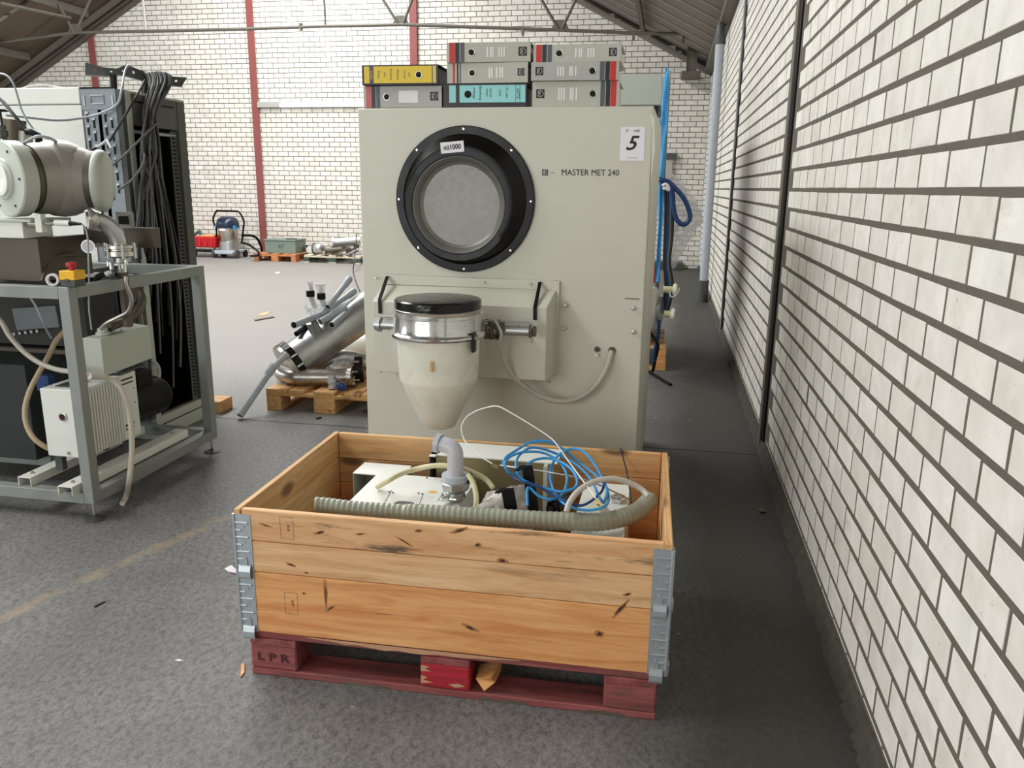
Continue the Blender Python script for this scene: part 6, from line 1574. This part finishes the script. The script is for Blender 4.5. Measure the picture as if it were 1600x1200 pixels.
# hanging hoses and loop
def hang(label, pts, r_, m_, grp=None): return cable('hose', label, 'hose', [aY(*p_) for p_ in pts], r_, m_, grp)
hang('dark blue looped hose hanging beside the blue film', [(1025, 276, 6.25), (1032, 281, 6.2), (1044, 284, 6.2), (1056, 295, 6.2), (1068, 309, 6.2), (1076, 327, 6.2), (1078, 341, 6.2), (1071, 350, 6.2), (1063, 349, 6.2), (1056, 340, 6.2), (1052, 322, 6.2), (1051, 303, 6.2), (1047, 288, 6.2), (1036, 284, 6.22)], .018, M['blue_dark'])
for k, (x0, x1, c_, w_) in enumerate(((1039, 1038, 'cable_black', 'leftmost black'), (1043, 1041, 'blue_dark', 'dark blue'), (1047, 1044, 'cable_grey', 'grey'), (1050, 1046, 'cable_black', 'rightmost black'))):
    hang('%s cable in the bundle hanging straight down beside the blue film' % w_, [(x0-1, 290, 6.24+k*.01), (x0+1, 320, 6.24), (x0, 370, 6.24), (x1, 410, 6.24), (x1+2+k, 450, 6.26), (x1-4, 490, 6.3)], .012, M[c_], 'cables beside the blue film')
p = aY(1041, 292, 6.15)
o = MB().tube(smooth_path([aY(1035, 291, 6.14), aY(1039, 288, 6.14), aY(1043, 290, 6.14), aY(1045, 297, 6.14), aY(1040, 294, 6.14), aY(1036, 296, 6.14)], 4), .012, 8).build('white_tie', M['paper'], None, angle=60); tag(o, 'white tie holding the cable bundle beside the blue film', 'tie')
blob_bag('plastic_bag', 'large clear plastic sheet hanging around the blue hose loop', 'plastic sheet',
         [aY(1042, 275, 6.4), aY(1050, 270, 6.4), aY(1072, 290, 6.4), (aY(1090, 318, 6.4)), aY(1098, 335, 6.4), aY(1094, 352, 6.4), aY(1066, 380, 6.4), aY(1052, 420, 6.4), aY(1044, 400, 6.45), aY(1060, 300, 6.55), aY(1080, 345, 6.5), aY(1050, 350, 6.55), aY(1036, 300, 6.3), aY(1040, 380, 6.3)], M['clear_bag'], .035, 21)
# wrapped flange with taps, red cylinder
fgp = aY(1024, 484, 6.2)
fg = thing('wrapped_flange', 'plastic-wrapped disc flange with two yellowed taps sticking out behind the machine edge', 'flange', fgp)
MB().lathe([(-.06, .12), (-.05, .17), (.02, .175), (.04, .15), (.05, .06)], fgp+Vector((-.03, 0, 0)), (1, -.25, 0), 30).build('disc', M['white_bag'], fg, angle=50)
MB().lathe([(-.02, .10), (.03, .10)], fgp+Vector((.02, .02, 0)), (1, -.2, 0), 24).build('rear_ring', M['steel_dull'], fg)
for (pa, pb, pc) in (((1036, 452), (1052, 453), (1058, 453)), ((1037, 490), (1048, 491), (1056, 492))):
    a, b, c = aY(*pa, 6.15), aY(*pb, 6.15), aY(*pc, 6.15)
    MB().cyl(a, b, .026, seg=14).build('tap_neck', plain('yellowed_plastic_%d' % pa[1], rgb(206, 204, 160), .4), fg)
    MB().lathe([(-.005, .03), (0, .045), (.02, .05), (.03, .04)], b, c-b, 16).build('tap_flange', M['tank'], fg)
MB().tube(smooth_path([aY(1062, 450, 6.15), aY(1057, 460, 6.12), aY(1049, 464, 6.12), aY(1046, 456, 6.12)], 5), .006, 8).build('tag_loop', M['paper'], fg, angle=60)
MB().tube(smooth_path([aY(1013, 505, 6.1), aY(1015, 518, 6.1), aY(1022, 528, 6.1), aY(1028, 540, 6.1), aY(1024, 560, 6.2), aY(1020, 580, 6.25)], 5), .013, 10).build('black_hose', M['black'], fg, angle=60)
MB().tube(smooth_path([aY(1030, 500, 6.12), aY(1029, 520, 6.12), aY(1024, 545, 6.15), aY(1022, 565, 6.2)], 5), .014, 10).build('blue_hose', M['blue_dark'], fg, angle=60)
rp = aY(1019, 441, 6.0)
rd = thing('red_cylinder', 'small dark red cylinder with bright metal nipple at the rear edge of the machine', 'cylinder', rp)
zr_ = aY(1019, 415, 6.0).z - rp.z
MB().lathe([(0, .022), (.004, .024), (zr_-.01, .024), (zr_, .016)], rp, (0, 0, 1), 18).build('body', M['red'], rd)
MB().lathe([(0, .010), (.02, .010), (.022, .016), (.034, .016), (.036, .008), (.065, .007)], rp+Vector((0, 0, zr_)), (0, 0, 1), 12).build('nipple', M['chrome'], rd)
MB().box(rp.x-.05, rp.x+.03, 5.96, 6.04, rp.z-.012, rp.z-.0005).build('shelf', M['steel_dull'], rd)
a, b = fl(1014, 581, .012), fl(1048, 601, .012)
o = MB().cyl(a, b, .012, seg=10).build('iron_rod', M['black'], None); tag(o, 'thin black rod lying on the dark floor behind the machine', 'rod')
# box and conduit on the back wall at the right
p0, p1 = aY(1041, 249, YB-.1), aY(1058, 240, YB-.1)
wbx = thing('junction_box', 'small dark grey box with pale panel below on the far wall at right', 'box', ((p0.x+p1.x)/2, YB-.06, p0.z-.35))
MB().box(p0.x, p1.x, YB-.12, YB-.004, p0.z, p1.z).build('dark_box', M['dark_grey'], wbx, bevel=.003)
MB().box(p0.x-.02, p1.x-.07, YB-.09, YB-.004, p0.z-.35, p0.z-.001).build('pale_panel', M['lintel_grey'], wbx, bevel=.003)
# dark low plinth at the foot of the far wall on the right
struct(MB().box(-1.2, XR-.3, YB-.35, YB-.01, 0, .13).build('trim_17', M['dark_grey'], bevel=.01))

# ================================================================== SMALL LITTER ON THE FLOOR
def flat(name, label, cat, pts, m_, h=.002, curl=.0):
    P = [fl(a, b) for a, b in pts]
    mb = MB().prism([Vector((p.x, p.y, .0008 + (curl if i % 2 else 0))) for i, p in enumerate(P)], (0, 0, h))
    o = mb.build(name, m_, None, smooth=False); tag(o, label, cat)
flat('paper_scrap', 'torn white paper scrap on the floor just left of the crate', 'paper', ((351, 889), (362, 886), (372, 893), (369, 898), (357, 894)), M['paper'], .002, .006)
flat('paper_scrap', 'smaller torn paper beside the white scrap left of the crate', 'paper', ((367, 896), (378, 892), (381, 895), (373, 899)), M['paper'], .002, .004)
flat('wood_splinter', 'reddish wood splinter on the floor at the left corner of the pallet', 'splinter', ((377, 1040), (382, 1038), (382, 1052), (376, 1060)), M['pine_orange'], .004)
flat('wood_splinter', 'thin dark sliver on the floor left of the crate', 'splinter', ((147, 948), (164, 940), (165, 941), (148, 950)), M['black'], .002)
flat('paper_scrap', 'tiny curved white sliver on the floor in front of the crate corner', 'paper', ((273, 1032), (280, 1031), (287, 1033), (280, 1034)), M['paper'], .002)
flat('wood_splinter', 'thin stick lying on the grey floor behind the rack', 'splinter', ((397, 500), (428, 495), (429, 496.5), (398, 502)), M['grey_wood'], .010)
flat('paper_scrap', 'pale flat strip on the grey floor beside the thin stick', 'paper', ((400, 494), (412, 489), (425, 486), (415, 493)), M['pine'], .003)
flat('wood_splinter', 'small dark chip on the floor between the raw pallet and the crate', 'splinter', ((493, 654), (500, 652), (503, 653), (496, 656)), M['black'], .004)
flat('paper_scrap', 'white speck of paper in the far middle of the floor', 'paper', ((430, 426), (437, 425), (437, 427), (431, 428)), M['paper'], .003)
flat('paper_scrap', 'leaf-like scrap on the dark floor by the right wall', 'paper', ((1184, 798), (1190, 795), (1197, 801), (1189, 803)), M['grey_wood'], .003, .008)
